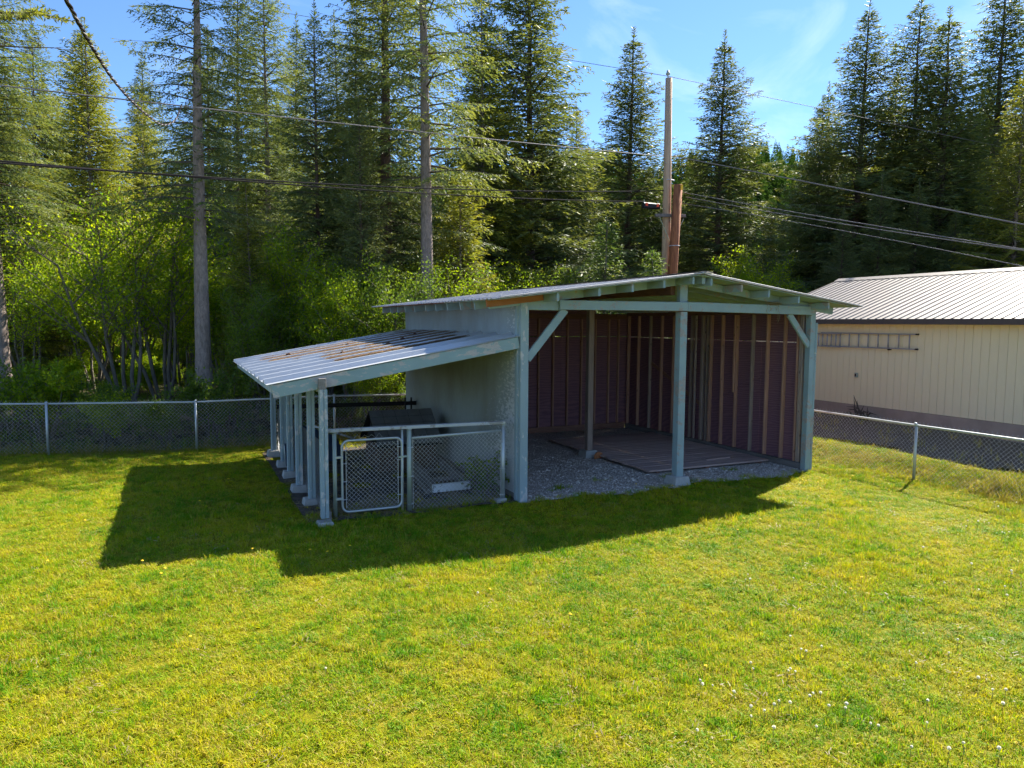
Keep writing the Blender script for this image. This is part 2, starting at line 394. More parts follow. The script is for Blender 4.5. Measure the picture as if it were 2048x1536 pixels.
grid('pen_floor', [-3.35+i*.1 for i in range(35)], [-.05+i*.1 for i in range(67)], MT['dirt'], .012, None,
     fz=lambda x, y: .012*math.sin(6*x+2*y)+.012*math.sin(5*y-3*x))
grid('gravel_path', [8.6+i*.3 for i in range(13)], [-9+i*.3 for i in range(66)], MT['pathgravel'], .014, lambda x, y: x > 9.0+.2*math.sin(1.7*y))

# ------------------------------------------------------------------ the shed
SW, SD = 6.36, 6.35
shed = thing('open_shed', (0, 0, 0), 'open-fronted blue timber shed with low gable roof and lean-to on its side', 'shed')
def bm(a, b_, w, h, up=(0,0,1), c=.006): return MB().beam(a, b_, w, h, up, c)
def roofz(x): return 3.79 - abs(x-3.15)*(.49/3.8)
RS = .49/3.8
# corner and centre posts with pier blocks
def pier(x, y, s=1, z0=-.06, h=.17, name='pier_block', parent=shed):
    q = MB(); a = .17*s; c = .115*s; p = .012
    V = [(x-a,y-a,z0),(x+a,y-a,z0),(x+a,y+a,z0),(x-a,y+a,z0),(x-a+p,y-a+p,z0+.03),(x+a-p,y-a+p,z0+.03),(x+a-p,y+a-p,z0+.03),(x-a+p,y+a-p,z0+.03),
         (x-c-p,y-c-p,h-.012),(x+c+p,y-c-p,h-.012),(x+c+p,y+c+p,h-.012),(x-c-p,y+c+p,h-.012),(x-c,y-c,h),(x+c,y-c,h),(x+c,y+c,h),(x-c,y+c,h)]
    F = [(0,3,2,1),(12,13,14,15)]
    for k in range(3):
        for i in range(4): F.append((k*4+i, k*4+(i+1)%4, (k+1)*4+(i+1)%4, (k+1)*4+i))
    q.add(V, F); return q.build(name, MT['concrete'], parent)
bm((.05,-.03,-.05),(.05,-.03,3.3),.14,.14,(0,1,0)).build('corner_post', MT['post_worn'], shed)
bm((6.33,-.03,-.05),(6.33,-.03,3.28),.13,.13,(0,1,0)).build('corner_post', MT['paint'], shed)
bm((6.425,-.03,.0),(6.425,-.03,2.35),.05,.13,(0,1,0)).build('trim_board', MT['paint'], shed)
bm((6.425,-.03,2.36),(6.425,-.03,2.95),.055,.14,(0,1,0)).build('trim_board', MT['paint'], shed)
bm((3.18,-.03,.16),(3.18,-.03,3.125),.15,.15,(0,1,0)).build('centre_post', MT['paint'], shed)
bm((3.18,-.035,3.292),(3.18,-.035,3.66),.17,.10,(0,1,0)).build('king_post', MT['paint'], shed)
pier(3.18, -.03, 1.15); pier(3.08, 2.92, 1.1)
bm((3.08,2.92,.16),(3.08,2.92,3.45),.13,.13,(0,1,0)).build('inner_post', MT['stud_grey'], shed)
# front beams, braces
bm((.125,-.03,3.2),(.70,-.03,3.2),.10,.165).build('front_beam', MT['paint'], shed)
bm((.66,-.115,3.205),(3.24,-.115,3.218),.05,.155).build('front_beam', MT['paint'], shed)
bm((3.245,-.115,3.218),(6.30,-.115,3.185),.05,.165).build('front_beam', MT['paint'], shed)
bm((.70,-.03,3.2),(6.26,-.03,3.2),.09,.14).build('front_beam', MT['plate'], shed)
bm((.115,-.05,2.33),(.80,-.05,3.13),.05,.13,(0,0,1)).build('knee_brace', MT['paint'], shed)
bm((6.27,-.05,2.50),(5.72,-.05,3.12),.05,.12,(0,0,1)).build('knee_brace', MT['paint'], shed)
# inner ridge beam and rafters
bm((3.08,.1,3.52),(3.08,6.3,3.52),.09,.19).build('ridge_beam', MT['plate'], shed)
TY = [-.055, .52, 1.17, 1.83, 2.46, 3.07, 3.80, 4.47, 5.04, 5.62, 6.31]
for i, y in enumerate(TY):
    for sgn in (-1, 1):
        xe = 3.15+sgn*3.72; z1 = roofz(3.15)-.125; z2 = roofz(xe)-.125
        w = .04
        m = MT['paint'] if (i == 0 or sgn < 0) else MT['paint']
        bm((3.15+sgn*.012, y, z1), (xe, y, z2), w, .135).build('rafter', m, shed)
# plain board sistered on the front rafter
bm((-.62,-.105,roofz(-.62)-.098),(.36,-.105,roofz(.36)-.098),.04,.12).build('bare_rafter_piece', MT['orange_wood'], shed)
# lookouts past the front gable
for x in (.40, 1.15, 1.78, 2.41, 3.01, 3.40, 4.08, 4.72, 5.45, 6.22):
    z = roofz(x)-.125
    bm((x,-.08,z),(x,-.545,z),.042,.125).build('lookout', MT['paint'], shed)
bm((3.28,-.08,3.665),(3.28,-.48,3.665),.07,.13).build('lookout', MT['paint'], shed)
# roof deck (plywood on the rafters) and metal sheets
for sgn in (-1, 1):
    for k in range(3):
        y0, y1 = -.57+k*2.44, min(-.57+(k+1)*2.44-.006, 6.76)
        a = Vector((3.15+sgn*.004, (y0+y1)/2, 3.79-.045)); e = Vector((3.15+sgn*3.76, (y0+y1)/2, roofz(3.15+sgn*3.76)-.045))
        MB().beam(a, e, y1-y0, .016, (0,0,1), .002).build('roof_deck', MT['paint'] if k == 0 else MT['plate'], shed)
def ribbed_sheet(p0, along, across, L, wid, prof, th=.004):
    """sheet from p0: ribs run along L; prof gives heights across wid"""
    up = Vector(along).cross(Vector(across)).normalized()
    if up.z < 0: up = -up
    q = MB(); al, ac, p0 = Vector(along), Vector(across), Vector(p0); n = len(prof)
    top0 = [p0+ac*(t*wid)+up*h for t, h in prof]; top1 = [p+al*L for p in top0]
    bo0 = [p-up*th for p in top0]; bo1 = [p-up*th for p in top1]
    V = top0+top1+bo0+bo1; F = []
    for i in range(n-1):
        F += [(i, i+1, n+i+1, n+i), (2*n+i, 3*n+i, 3*n+i+1, 2*n+i+1), (i, 2*n+i, 2*n+i+1, i+1), (n+i, n+i+1, 3*n+i+1, 3*n+i)]
    F += [(0, n, 3*n, 2*n), (n-1, 3*n-1, 4*n-1, 2*n-1)]
    q.add(V, F); return q
def rib_profile(nr, w, h, minor=0):
    pr = [(0, 0)]
    for i in range(nr):
        c = (i+.5)/nr; a = w/2
        if minor: pr += [(c-.5/nr+.02, 0), (c-.27/nr, 0), (c-.25/nr, minor), (c-.23/nr, 0)]
        pr += [(c-a, 0), (c-a*.45, h), (c+a*.45, h), (c+a, 0)]
        if minor: pr += [(c+.23/nr, 0), (c+.25/nr, minor), (c+.27/nr, 0)]
    pr += [(1, 0)]; return pr
for sgn in (-1, 1):
    d = Vector((sgn*1, 0, -RS)).normalized()
    for k in range(8):
        y0 = -.62+k*.925
        p0 = Vector((3.15+sgn*.01, y0, 3.79-.028+(k % 2)*.004))
        ribbed_sheet(p0, d, (0,1,0), 3.87*math.sqrt(1+RS*RS), .93, rib_profile(6, .05, .022)).build('roof_sheet', MT['sheet_main'], shed)
    fl = MB(); a = Vector((3.15, -.63, 3.79-.012)); e = Vector((3.15+sgn*3.86, -.63, roofz(3.15+sgn*3.86)-.016))
    if sgn < 0: a, e = Vector((3.15, -.63, 3.778)), Vector((-.62, -.63, roofz(-.62)-.014))
    fl.beam(a, e, .03, .02, (0,0,1), .003).build('rake_trim', MT['sheet_main'], shed)
cap = MB(); cap.add([(3.15,-.66,3.806),(3.15,6.82,3.806),(2.97,-.66,3.79),(2.97,6.82,3.79),(3.33,-.66,3.79),(3.33,6.82,3.79),(3.15,-.66,3.80),(3.15,6.82,3.80)],
    [(0,1,3,2),(0,4,5,1),(6,2,3,7),(6,7,5,4),(0,2,6),(0,6,4),(1,7,3),(1,5,7)]); cap.build('ridge_cap', MT['sheet_main'], shed)
# left wall: plywood outside, studs inside
for k in range(5):
    y0 = .06+k*1.25; y1 = min(y0+1.246, 6.34)
    MB().box(-.018, .0, y0, y1, .12, 2.56).build('wall_panel', MT['ply_wall'], shed)
    MB().box(-.018, .0, y0, y1, 2.563, roofz(0)-.20).build('wall_panel', MT['ply_wall'], shed)
bm((-.03,.035,.02),(-.03,.035,3.2),.03,.09,(0,1,0)).build('corner_trim', MT['post_worn'], shed)
MB().beam((.04,.06,.07),(.04,6.34,.07),.09,.13).build('sill_plate', MT['timber_grey'], shed)
MB().beam((.045,.06,3.12),(.045,6.34,3.12),.09,.09).build('top_plate', MT['plate'], shed)
for y in [.25+.41*i for i in range(15)]:
    bm((.046,y,.135),(.046,y,3.075),.09,.04,(0,1,0)).build('stud', MT['stud'], shed)
# back wall
for k in range(6):
    x0 = .02+k*1.06; x1 = min(x0+1.055, 6.36)
    MB().box(x0, x1, 6.352, 6.366, .12, 2.555).build('plywood_sheet', MT['ply_in'], shed)
    zt = min(roofz(x0), roofz(x1))-.2
    MB().box(x0, x1, 6.352, 6.366, 2.572, zt).build('plywood_sheet', MT['ply_in'], shed)
MB().beam((.1,6.31,.10),(6.26,6.31,.10),.075,.16).build('sill_plate', MT['plate'], shed)
MB().beam((.1,6.3,3.1),(6.26,6.3,3.1),.085,.13).build('top_plate', MT['plate'], shed)
for x in [.55+.43*i for i in range(13)]+[6.02]:
    bm((x,6.305,.185),(x,6.305,3.03),.042,.085,(0,1,0)).build('stud', MT['stud'], shed)
# right wall
RY = [6.23, 5.76, 5.23, 4.73, 4.24, 3.54, 2.95, 2.84, 2.44, 1.99, 1.51, 1.07, .6, .23]
for i, y in enumerate(RY):
    m = MT['stud_grey'] if i in (2, 5, 6, 10) else MT['stud']
    top = 3.12
    bm((6.315+random.uniform(-.006,.006),y,.16),(6.315,y+random.uniform(-.015,.015),top),.085,.045,(0,1,0)).build('stud', m, shed)
bm((6.31,3.12,.16),(6.31,3.12,3.12),.085,.085,(0,1,0)).build('stud', MT['stud_grey'], shed)
bm((6.285,3.36,.16),(6.285,3.36,3.12),.05,.05,(0,1,0)).build('stud', MT['stud_grey'], shed)
bm((6.30,2.02,1.4),(6.30,2.02,3.12),.10,.05,(0,1,0)).build('stud', MT['stud'], shed)
bm((6.31,.135,.16),(6.31,.135,3.12),.085,.09,(0,1,0)).build('stud', MT['stud_grey'], shed)
for k in range(5):
    y0 = .03+k*1.265; y1 = min(y0+1.26, 6.35)
    MB().box(6.362, 6.376, y0, y1, .10, 2.55).build('plywood_sheet', MT['ply_in'], shed)
    MB().box(6.362, 6.376, y0, y1, 2.566, 3.16).build('plywood_sheet', MT['ply_in'], shed)
MB().beam((6.315,.04,.085),(6.315,6.27,.085),.1,.13).build('sill_plate', MT['timber_grey'], shed)
MB().beam((6.315,2.6,3.165),(6.315,6.27,3.165),.085,.085).build('top_plate', MT['plate'], shed)
MB().beam((6.315,.05,3.17),(6.315,2.59,3.17),.085,.07).build('top_plate', MT['plate'], shed)
bm((6.352,.95,1.95),(6.352,3.0,1.05),.018,.06,(0,0,1),.003).build('diagonal_brace', MT['ply_in'], shed)
bm((6.352,3.25,1.02),(6.352,5.2,1.88),.018,.09,(0,0,1),.003).build('diagonal_brace', MT['plate'], shed)
# lean-to
LZ0, LZ1, LX = 2.70, 2.04, -3.80
def lz(x): return LZ0+(LZ1-LZ0)*(x/LX)
d = Vector((LX, 0, LZ1-LZ0)); Ls = d.length; d.normalize()
for k in range(5):
    y0 = -.08+k*1.31
    ribbed_sheet((0-.022, y0, LZ0+.005+(k % 2)*.004), d, (0,1,0), Ls+.06, 1.318, rib_profile(2, .10, .055, .02)).build('lean_to_sheet', MT['sheet'], shed)
for y in (.65, 1.3, 1.95, 2.6, 3.25, 3.9, 4.55, 5.2, 5.85):
    bm((-.03,y,lz(0)-.075),(LX+.10,y,lz(LX+.10)-.075),.042,.12).build('lean_to_rafter', MT['post_worn'], shed)
bm((-.035,-.035,lz(0)-.105),(LX-.0,-.035,lz(LX)-.105),.045,.185).build('fascia_board', MT['paint_worn'], shed)
bm((-.035,6.42,lz(0)-.09),(LX,6.42,lz(LX)-.09),.045,.15).build('fascia_board', MT['paint'], shed)
bm((LX+.02,.0,lz(LX)-.08),(LX+.02,6.39,lz(LX)-.08),.04,.12).build('eave_board', MT['post_worn'], shed)
bm((-3.14,.02,lz(-3.14)-.20),(-3.14,6.39,lz(-3.14)-.20),.09,.10).build('post_beam', MT['post_worn'], shed)
PYS = [-.13, 1.06, 2.12, 3.35, 4.42, 5.75]
for i, y in enumerate(PYS):
    x = -3.13+.02*math.sin(i*2.1)
    zt = lz(x)-.25
    if i == 0: zt = lz(x)-.20
    o = bm((x-.027,y,.11),(x-.027,y,zt),.052,.125,(0,1,0)).build('lean_to_post', MT['post_worn'], shed)
    bm((x+.029,y+.004,.11),(x+.029,y+.004,zt),.052,.12,(0,1,0)).build('lean_to_post', MT['post_worn'], shed)
    pier(x, y, .95 if i != 0 else .8, -.06, .13 if i != 0 else .06, parent=o)
bm((-3.14,-.135,lz(-3.14)-.20),(-3.14,-.135,lz(-3.14)-.045),.10,.10,(0,1,0)).build('post_cap', MT['timber_grey'], shed)
bm((-3.03,-.02,.085),(-3.03,6.3,.085),.035,.15,(0,0,1)).build('base_board', MT['timber_grey'], shed)
bm((-3.1,5.45,1.10),(-.03,5.45,1.06),.04,.09).build('pen_rail', MT['shingle_under'], shed)
for x in (-.16, -.30):
    bm((x,5.40,.93),(x,5.40,1.2),.03,.05,(0,1,0)).build('rail_bracket', MT['shingle_under'], shed)
def wire_panel(name, a, b_, h0, h1, pitch, r, m, parent, over=.0, wob=.004, seed=1, n=3):
    """diamond wire between two points, drawn wire by wire"""
    rr = random.Random(seed); a, b_ = Vector(a), Vector(b_); L = (Vector((b_.x,b_.y,0))-Vector((a.x,a.y,0))).length
    H = h1-h0; q = MB(); u = (b_-a)/L; nrm = Vector((-u.y, u.x, 0)).normalized()
    for sgn in (-1, 1):
        t = -H-pitch
        while t < L+H+pitch:
            if sgn > 0: s0, s1, z0, z1 = t, t+H, 0, H
            else: s0, s1, z0, z1 = t+H, t, 0, H
            # clip to 0..L
            def cl(s0, z0, s1, z1):
                for lim, hi in ((0, False), (L, True)):
                    if (s0 > lim if hi else s0 < lim) and (s1 > lim if hi else s1 < lim): return None
                    if (s0 > lim) if hi else (s0 < lim):
                        k = (lim-s0)/(s1-s0); s0, z0 = lim, z0+(z1-z0)*k
                    if (s1 > lim) if hi else (s1 < lim):
                        k = (lim-s0)/(s1-s0); s1, z1 = lim, z0+(z1-z0)*k
                return s0, z0, s1, z1
            c = cl(s0, z0, s1, z1)
            t += pitch
            if c is None or abs(c[0]-c[2]) < .01: continue
            s0, z0, s1, z1 = c; pts = []
            for k in range(n+1):
                f = k/n; s = s0+(s1-s0)*f; z = z0+(z1-z0)*f
                w = Vector((0,0,0)) if k in (0, n) else Vector((0,0,rr.uniform(-wob,wob)))
                base = a+u*s
                pts.append(base+Vector((0,0,h0+z))+w+nrm*(sgn*r*.9))
            q.tube(pts, r, 3, False)
    # knuckles above the rail
    if over:
        s = 0
        while s < L:
            p = a+u*s+Vector((0,0,h1))
            q.tube([p, p+u*(pitch*.25)+Vector((0,0,over)), p+u*(pitch*.5)], r, 3, False); s += pitch
    o = q.build(name, m, parent); o['kind'] = 'stuff'; return o
wire_panel('wire_mesh', (-3.065,0,0), (-3.065,5.7,0), .12, 1.12, .06, .0022, MT['wire_dark'], shed, 0, .003, 5, 2)

# plank floor inside
deckt = thing('plank_platform', (4.6, 2.8, .03), 'low weathered brown plank platform on the gravel inside the shed', 'platform')
DX0, DX1 = -1.42, 1.62
yy = -1.98; k = 0
while yy < 1.95:
    w = .185; x0 = DX0-.25*max(0, 0)+random.uniform(-.02,.03)
    bm((x0, yy+w/2, .045+random.uniform(0,.006)), (DX1+random.uniform(-.03,.0), yy+w/2, .045+random.uniform(0,.006)), w-.012, .035, (0,0,1), .004).build('plank', MT['deck'], deckt)
    yy += w; k += 1
for x in (-1.2, 0, 1.4): bm((x,-1.97,.012),(x,1.9,.012),.07,.03).build('joist', MT['plate'], deckt)
lb = MB().beam((.30,-1.55,.078),(.95,-1.5,.078),.09,.025,(0,0,1),.003).build('loose_board', MT['deck'])
lb.location = (4.6, 2.8, .03); tag(lb, 'short loose plank lying on the front of the plank platform', 'board')
# curved offcut by the inner pier
q = MB(); n = 9; V = []
for y in (-.02, .02):
    for i in range(n):
        t = i/(n-1); V.append((-.17+.34*t, y, .13*math.sin(math.pi*(.12+.80*t))**.8+.005))
    for i in range(n):
        t = i/(n-1); V.append((-.17+.34*t, y, 0))
F = []
for i in range(n-1):
    F += [(i, i+1, n+i+1, n+i), (2*n+i, 3*n+i, 3*n+i+1, 2*n+i+1), (i, 2*n+i, 2*n+i+1, i+1), (n+i, n+i+1, 3*n+i+1, 3*n+i)]
F += [(0, n, 3*n, 2*n), (n-1, 3*n-1, 4*n-1, 2*n-1)]
o = q.add(V, F).build('wood_offcut', MT['orange_wood']); o.location = (3.17, 2.62, .03); o.rotation_euler = (-.25, 0, .5)
tag(o, 'small red-brown curved wood offcut leaning by the inner post block', 'offcut')
# bird nest on the front beam
nest = thing('bird_nest', (5.25, -.12, 3.275), 'untidy straw bird nest on the shed front beam with strands hanging down', 'nest')
rr = random.Random(3); q = MB()
for i in range(150):
    a = rr.uniform(0, 6.28); r_ = rr.uniform(.02, .13); z = rr.uniform(-.01, .055)*(1-r_*3)
    a2 = a+rr.uniform(.5, 1.6); r2 = rr.uniform(.04, .17)
    q.tube([(r_*1.3*math.cos(a), .45*r_*math.sin(a), z+.005), (r2*1.3*math.cos(a2), .45*r2*math.sin(a2), z+rr.uniform(-.01,.03))], .0025, 3, False)
q.build('straw_cup', MT['straw'], nest)
for dx, L in ((.10, .34), (.06, .30), (-.12, .14), (-.20, .20), (.02, .10)):
    pts = [(dx+.02*math.sin(k*1.3+dx*30), -.035-.02*math.sin(k*.5), .01-L*k/6) for k in range(7)]
    MB().tube(pts, .003, 4, False).build('hanging_strand', MT['straw'], nest)

# ------------------------------------------------------------------ dog pen front: gate, panel, rail
PYF = .12
gate = thing('pen_gate', (-2.37, PYF, 0), 'chain-link gate with rounded pipe frame at the dog pen', 'gate')
gw, g0, g1, rc = .455, .09, 1.16, .10
pts = []
for cx, cz, a0 in ((gw-rc, g1-rc, 0), (-gw+rc, g1-rc, 90), (-gw+rc, g0+rc, 180), (gw-rc, g0+rc, 270)):
    for k in range(6):
        t = R(a0+k*18); pts.append((cx+rc*math.cos(t), 0, cz+rc*math.sin(t)))
pts.append(pts[0]); pts.append(pts[1])
gf = MB().tube(pts, .019, 10, False).build('gate_frame', MT['pipe'], gate, True)
wire_panel('chain_link', (-gw+.06,0,0), (gw-.06,0,0), g0+.02, g1-.05, .068, .0024, MT['wire'], gate, 0, .003, 11)
for s in (-1, 1):
    MB().tube([(s*(gw-.06),0,g0+.06),(s*(gw-.06),0,g1-.03)], .005, 6).build('tension_bar', MT['wire'], gate)
    for z in (.28, .55, .82, 1.02):
        MB().beam((s*(gw-.075),0,z),(s*(gw+.005),0,z),.026,.012).build('clip', MT['wire'], gf)
for z in (.30, .92): MB().beam((-gw-.10,0,z),(-gw+.01,0,z),.06,.035).build('hinge', MT['pipe'], gf)
MB().beam((gw-.05,-.01,.86),(gw+.13,-.01,.87),.03,.03).build('latch', MT['pipe_aged'], gate)
q = MB(); zz = [(-.28+.055*i, -.005+.01*(i % 3), 1.17+(.065 if i % 2 else .015)+.01*math.sin(i*2)) for i in range(9)]
q.tube(zz, .003, 4, False).build('loose_wire', MT['wire'], gate)
pen = thing('pen_fence_panel', (-1.0, PYF, 0), 'chain-link panel with galvanised posts between gate and shed wall', 'fence')
for x, r_, zt, m in ((-1.93, .030, 1.285, 'pipe_aged'), (-.80, .038, 1.27, 'pipe_aged'), (-.91, .019, 1.285, 'pipe'), (.78, .036, 1.24, 'pipe')):
    po = MB().tube([(x,0,-.05),(x,0,zt)], r_, 12).build('post', MT[m], pen, True)
    if r_ > .025: MB().tube([(x,0,zt),(x,0,zt+.02),(x,0,zt+.028)], [r_*1.12, r_*1.1, r_*.6], 12).build('post_cap', MT['pipe'], po, True)
MB().tube([(-.76,0,1.14),(.74,0,1.17)], .021, 10).build('top_rail', MT['pipe'], pen, True)
wire_panel('chain_link', (-.745,-.012,0), (.735,-.012,0), .02, 1.15, .068, .0024, MT['wire'], pen, .03, .003, 12)
for s in (-.745, .735): MB().tube([(s,-.012,.04),(s,-.012,1.12)], .005, 6).build('tension_bar', MT['wire'], pen)
for z in (.12, .55, 1.0):
    for s in (-.785, .76): MB().beam((s-.045,-.012,z),(s+.045,-.012,z),.05,.014).build('clip', MT['wire'], pen)
MB().beam((-2.03,-.0,1.325),(.80,.0,1.30),.085,.05).build('timber_rail', MT['rail_grey'], pen)
MB().beam((.62,-.06,.02),(.80,-.05,.03),.12,.08).build('base_block', MT['concrete'], pen)

# dog house
dh = thing('dog_house', (-.93, 3.2, 0), 'dark dog house with black tiled gable roof inside the pen', 'dog house')
MB().box(-.58, .58, -.15, .95, .02, .52).build('wall', MT['hutwall'], dh)
for k in range(4): MB().box(-.575+k*.29, -.575+k*.29+.28, -.168, -.151, .04, .52).build('board', MT['hutwall'], dh)
for s in (-1, 1):
    MB().add([(s*.575,-.15,.52),(s*.575,.95,.52),(s*.575,.4,1.06),(s*.545,-.15,.52),(s*.545,.95,.52),(s*.545,.4,1.06)],
             [(0,1,2),(3,5,4),(0,3,4,1),(1,4,5,2),(2,5,3,0)]).build('gable', MT['shingle_under'], dh)
for sg in (-1, 1):
    a = Vector((0, .4, 1.14)); e = Vector((0, .4+sg*.72, .55)); dd = (e-a).normalized(); L = (e-a).length
    rb_ = MB().add([(-.66,a.y,a.z),(.64,a.y,a.z),(.64,e.y,e.z),(-.66,e.y,e.z),(-.66,a.y,a.z-.03),(.64,a.y,a.z-.03),(.64,e.y,e.z-.03),(-.66,e.y,e.z-.03)],
             [(0,1,2,3),(4,7,6,5),(0,4,5,1),(1,5,6,2),(2,6,7,3),(3,7,4,0)]).build('roof_board', MT['shingle_under'], dh)
    up = Vector((0, sg*.59, .72)).normalized()
    if sg < 0:
        for r_ in range(5):
            for c_ in range(5):
                x0 = -.66+c_*.26; p = a+dd*(L*r_/5)+up*.012; p2 = a+dd*(L*(r_+1)/5-.006)+up*.020
                V = [(x0+.004,p.y,p.z),(x0+.255,p.y,p.z),(x0+.255,p2.y,p2.z),(x0+.004,p2.y,p2.z)]; V += [tuple(Vector(v)+up*.010) for v in V]
                MB().add(V, [(0,3,2,1),(4,5,6,7),(0,1,5,4),(1,2,6,5),(2,3,7,6),(3,0,4,7)]).build('roof_tile', MT['shingle'], rb_)
# raised bed frame
bed = thing('raised_bed_frame', (-.85, 1.9, 0), 'weathered timber bed frame with flaking white front board in the pen', 'planter')
MB().beam((-.26,-.95,.11),(.06,1.15,.11),.09,.14).build('side_timber', MT['timber_grey'], bed)
MB().beam((-.36,-.93,.06),(-.04,1.15,.06),.09,.10).build('side_timber', MT['timber_grey'], bed)
MB().beam((.36,-.9,.10),(.60,1.15,.10),.09,.14).build('side_timber', MT['timber_grey'], bed)
MB().beam((-.31,-1.0,.13),(.36,-.98,.13),.08,.13).build('front_board', MT['white'], bed)
for y in (-.35, .45): MB().beam((-.14+.15*(y+.35),y,.13),(.42+.1*(y+.35),y+.02,.13),.08,.05).build('cross_timber', MT['timber_grey'], bed)
# leaning blue panel with white pipe edge
pan = thing('leaning_panel', (-2.35, 4.3, 0), 'dark blue plastic panel with white pipe edge leaning behind the lean-to posts', 'panel')
MB().add([(-.75,.3,.95),(.30,.2,.55),(.45,-.1,.10),(-.75,-.15,.06),(-.75,.33,.95),(.30,.23,.55),(.45,-.07,.10),(-.75,-.12,.06)],
         [(0,1,2,3),(4,7,6,5),(0,4,5,1),(1,5,6,2),(2,6,7,3),(3,7,4,0)]).build('panel_sheet', MT['tarp'], pan)
MB().tube([(-.2,.25,.80),(.62,.10,.50)], .022, 8).build('edge_pipe', MT['white'], pan, True)
MB().tube([(-.75,.3,.95),(-.75,-.1,.06)], .018, 8).build('edge_pipe', MT['pipe'], pan, True)

# ------------------------------------------------------------------ long fences
def chain_fence(name, pts, posts, label, hgt, seed):
    base = Vector(pts[0]); t = thing(name, (0, 0, 0), label, 'fence')
    rail = [Vector((x, y, hz(x, y)+hgt)) for x, y in pts]
    MB().tube(rail, .021, 8).build('top_rail', MT['pipe'], t, True)
    for x, y in posts:
        z = hz(x, y); po = MB().tube([(x,y-.045,z-.1),(x,y-.045,z+hgt+.01)], .027, 10).build('post', MT['pipe'], t, True)
        MB().tube([(x,y-.045,z+hgt+.0),(x,y-.03,z+hgt+.03),(x,y,z+hgt+.045)], [.031,.032,.012], 10).build('post_cap', MT['pipe'], po, True)
    q = []
    for i in range(len(pts)-1):
        a = Vector((*pts[i], hz(*pts[i]))); b_ = Vector((*pts[i+1], hz(*pts[i+1])))
        wire_panel('chain_link', a, b_, .03, hgt+.03, .082, .0020, MT['wire'], t, .045, .004, seed+i, 3)
    return t
fx = [-17.5, -14.5, -11.5, -8.75, -7.58, -4.65, -1.6, 1.6, 4.7, 7.62]
chain_fence('boundary_fence', [(x, fence_y(x)) for x in fx], [(x, fence_y(x)) for x in (-17.5, -14.2, -10.9, -7.58, -4.65, -1.6, 1.6, 4.7, 7.62)],
    'galvanised chain-link fence along the wood behind lawn and shed', 1.10, 20)
fr = [(7.62, 5.8), (7.60, 4.5), (7.58, 1.6), (7.55, -1.45), (7.6, -4.5), (7.7, -7.5)]
chain_fence('side_fence', fr, fr[1:], 'chain-link fence between the lawn bank and the cream garage', 1.03, 40)

# ------------------------------------------------------------------ cream garage
gar = thing('cream_garage', (12.17, 0, 0), 'long cream garage with grooved siding and ribbed tan metal roof', 'garage')
Y0, Y1 = -8.0, 7.5; ZB, ZE = .70, 3.05
wc = MB().box(.025, 7.2, Y0+.03, Y1-.03, .2, ZE).build('wall', MT['groove'], gar)
MB().box(-.03, 7.25, Y0-.02, Y1+.02, -.2, ZB-.005).build('foundation', MT['found'], gar)
y = Y0; k = 0
bdm = MB().box(0, .024, .0035, .1985, ZB+.002, ZE-.01).mesh('siding_board', MT['siding'])
while y < Y1-.1:
    inst('siding_board', bdm, wc, (0, y, 0)); y += .202
for x in [i*.202 for i in range(36)]:
    inst('siding_board', bdm, wc, (x+.03, Y1-.028, 0), (0, 0, R(-90)), (1, 1, 1))
for yy in (Y0+.03, Y1-.055):
    MB().add([(.03,yy,ZE),(7.2,yy,ZE),(3.62,yy,4.38),(.03,yy+.02,ZE),(7.2,yy+.02,ZE),(3.62,yy+.02,4.38)], [(0,1,2),(3,5,4),(0,3,4,1),(1,4,5,2),(2,5,3,0)]).build('gable_wall', MT['siding'], gar)
RXR = 3.62; RZ = 4.46; EX = -.42; EZ = 3.08
dl = Vector((EX-RXR, 0, EZ-RZ)); Lr = dl.length; dl.normalize(); dr = Vector((-dl.x, 0, dl.z))
pw = .69; n = int((Y1-Y0+.7)/pw)
pr = rib_profile(3, .075, .022)
for k in range(n):
    y0 = Y0-.35+k*pw
    ribbed_sheet((RXR-.01, y0, RZ+(k % 2)*.003), dl, (0,1,0), Lr, pw+.01, pr).build('roof_panel', MT['tanroof'], gar)
    ribbed_sheet((RXR+.01, y0, RZ+(k % 2)*.003), dr, (0,1,0), Lr, pw+.01, pr).build('roof_panel', MT['tanroof'], gar)
ye = Y0-.35+n*pw
MB().add([(RXR-.22,Y0-.37,RZ-.045),(RXR,Y0-.37,RZ+.055),(RXR+.22,Y0-.37,RZ-.045),(RXR-.22,ye+.02,RZ-.045),(RXR,ye+.02,RZ+.055),(RXR+.22,ye+.02,RZ-.045),(RXR,Y0-.37,RZ+.03),(RXR,ye+.02,RZ+.03)],
         [(0,1,4,3),(1,2,5,4),(0,3,7,6),(6,7,5,2),(0,6,1),(1,6,2),(3,4,7),(4,5,7)]).build('ridge_cap', MT['tanroof'], gar)
MB().beam((EX-.015,Y0-.33,EZ-.075),(EX-.015,ye,EZ-.075),.03,.13).build('fascia', MT['fascia'], gar)
MB().box(EX+.01, .02, Y0-.3, ye-.02, EZ-.13, EZ-.115).build('soffit', MT['siding'], gar)
MB().beam((EX,ye+.01,EZ-.05),(RXR,ye+.01,RZ-.05),.03,.12).build('rake_board', MT['fascia'], gar)
ob = thing('outlet_box', (12.155, 3.64, 1.53), 'small grey outlet box on the cream garage wall', 'outlet')
MB().beam((-.03,0,-.06),(-.03,0,.06),.05,.085,(0,1,0),.008).build('cover', MT['pipe_aged'], ob)
MB().beam((-.057,0,-.035),(-.057,0,.035),.008,.05,(0,1,0),.002).build('flap', MT['shingle_under'], ob)
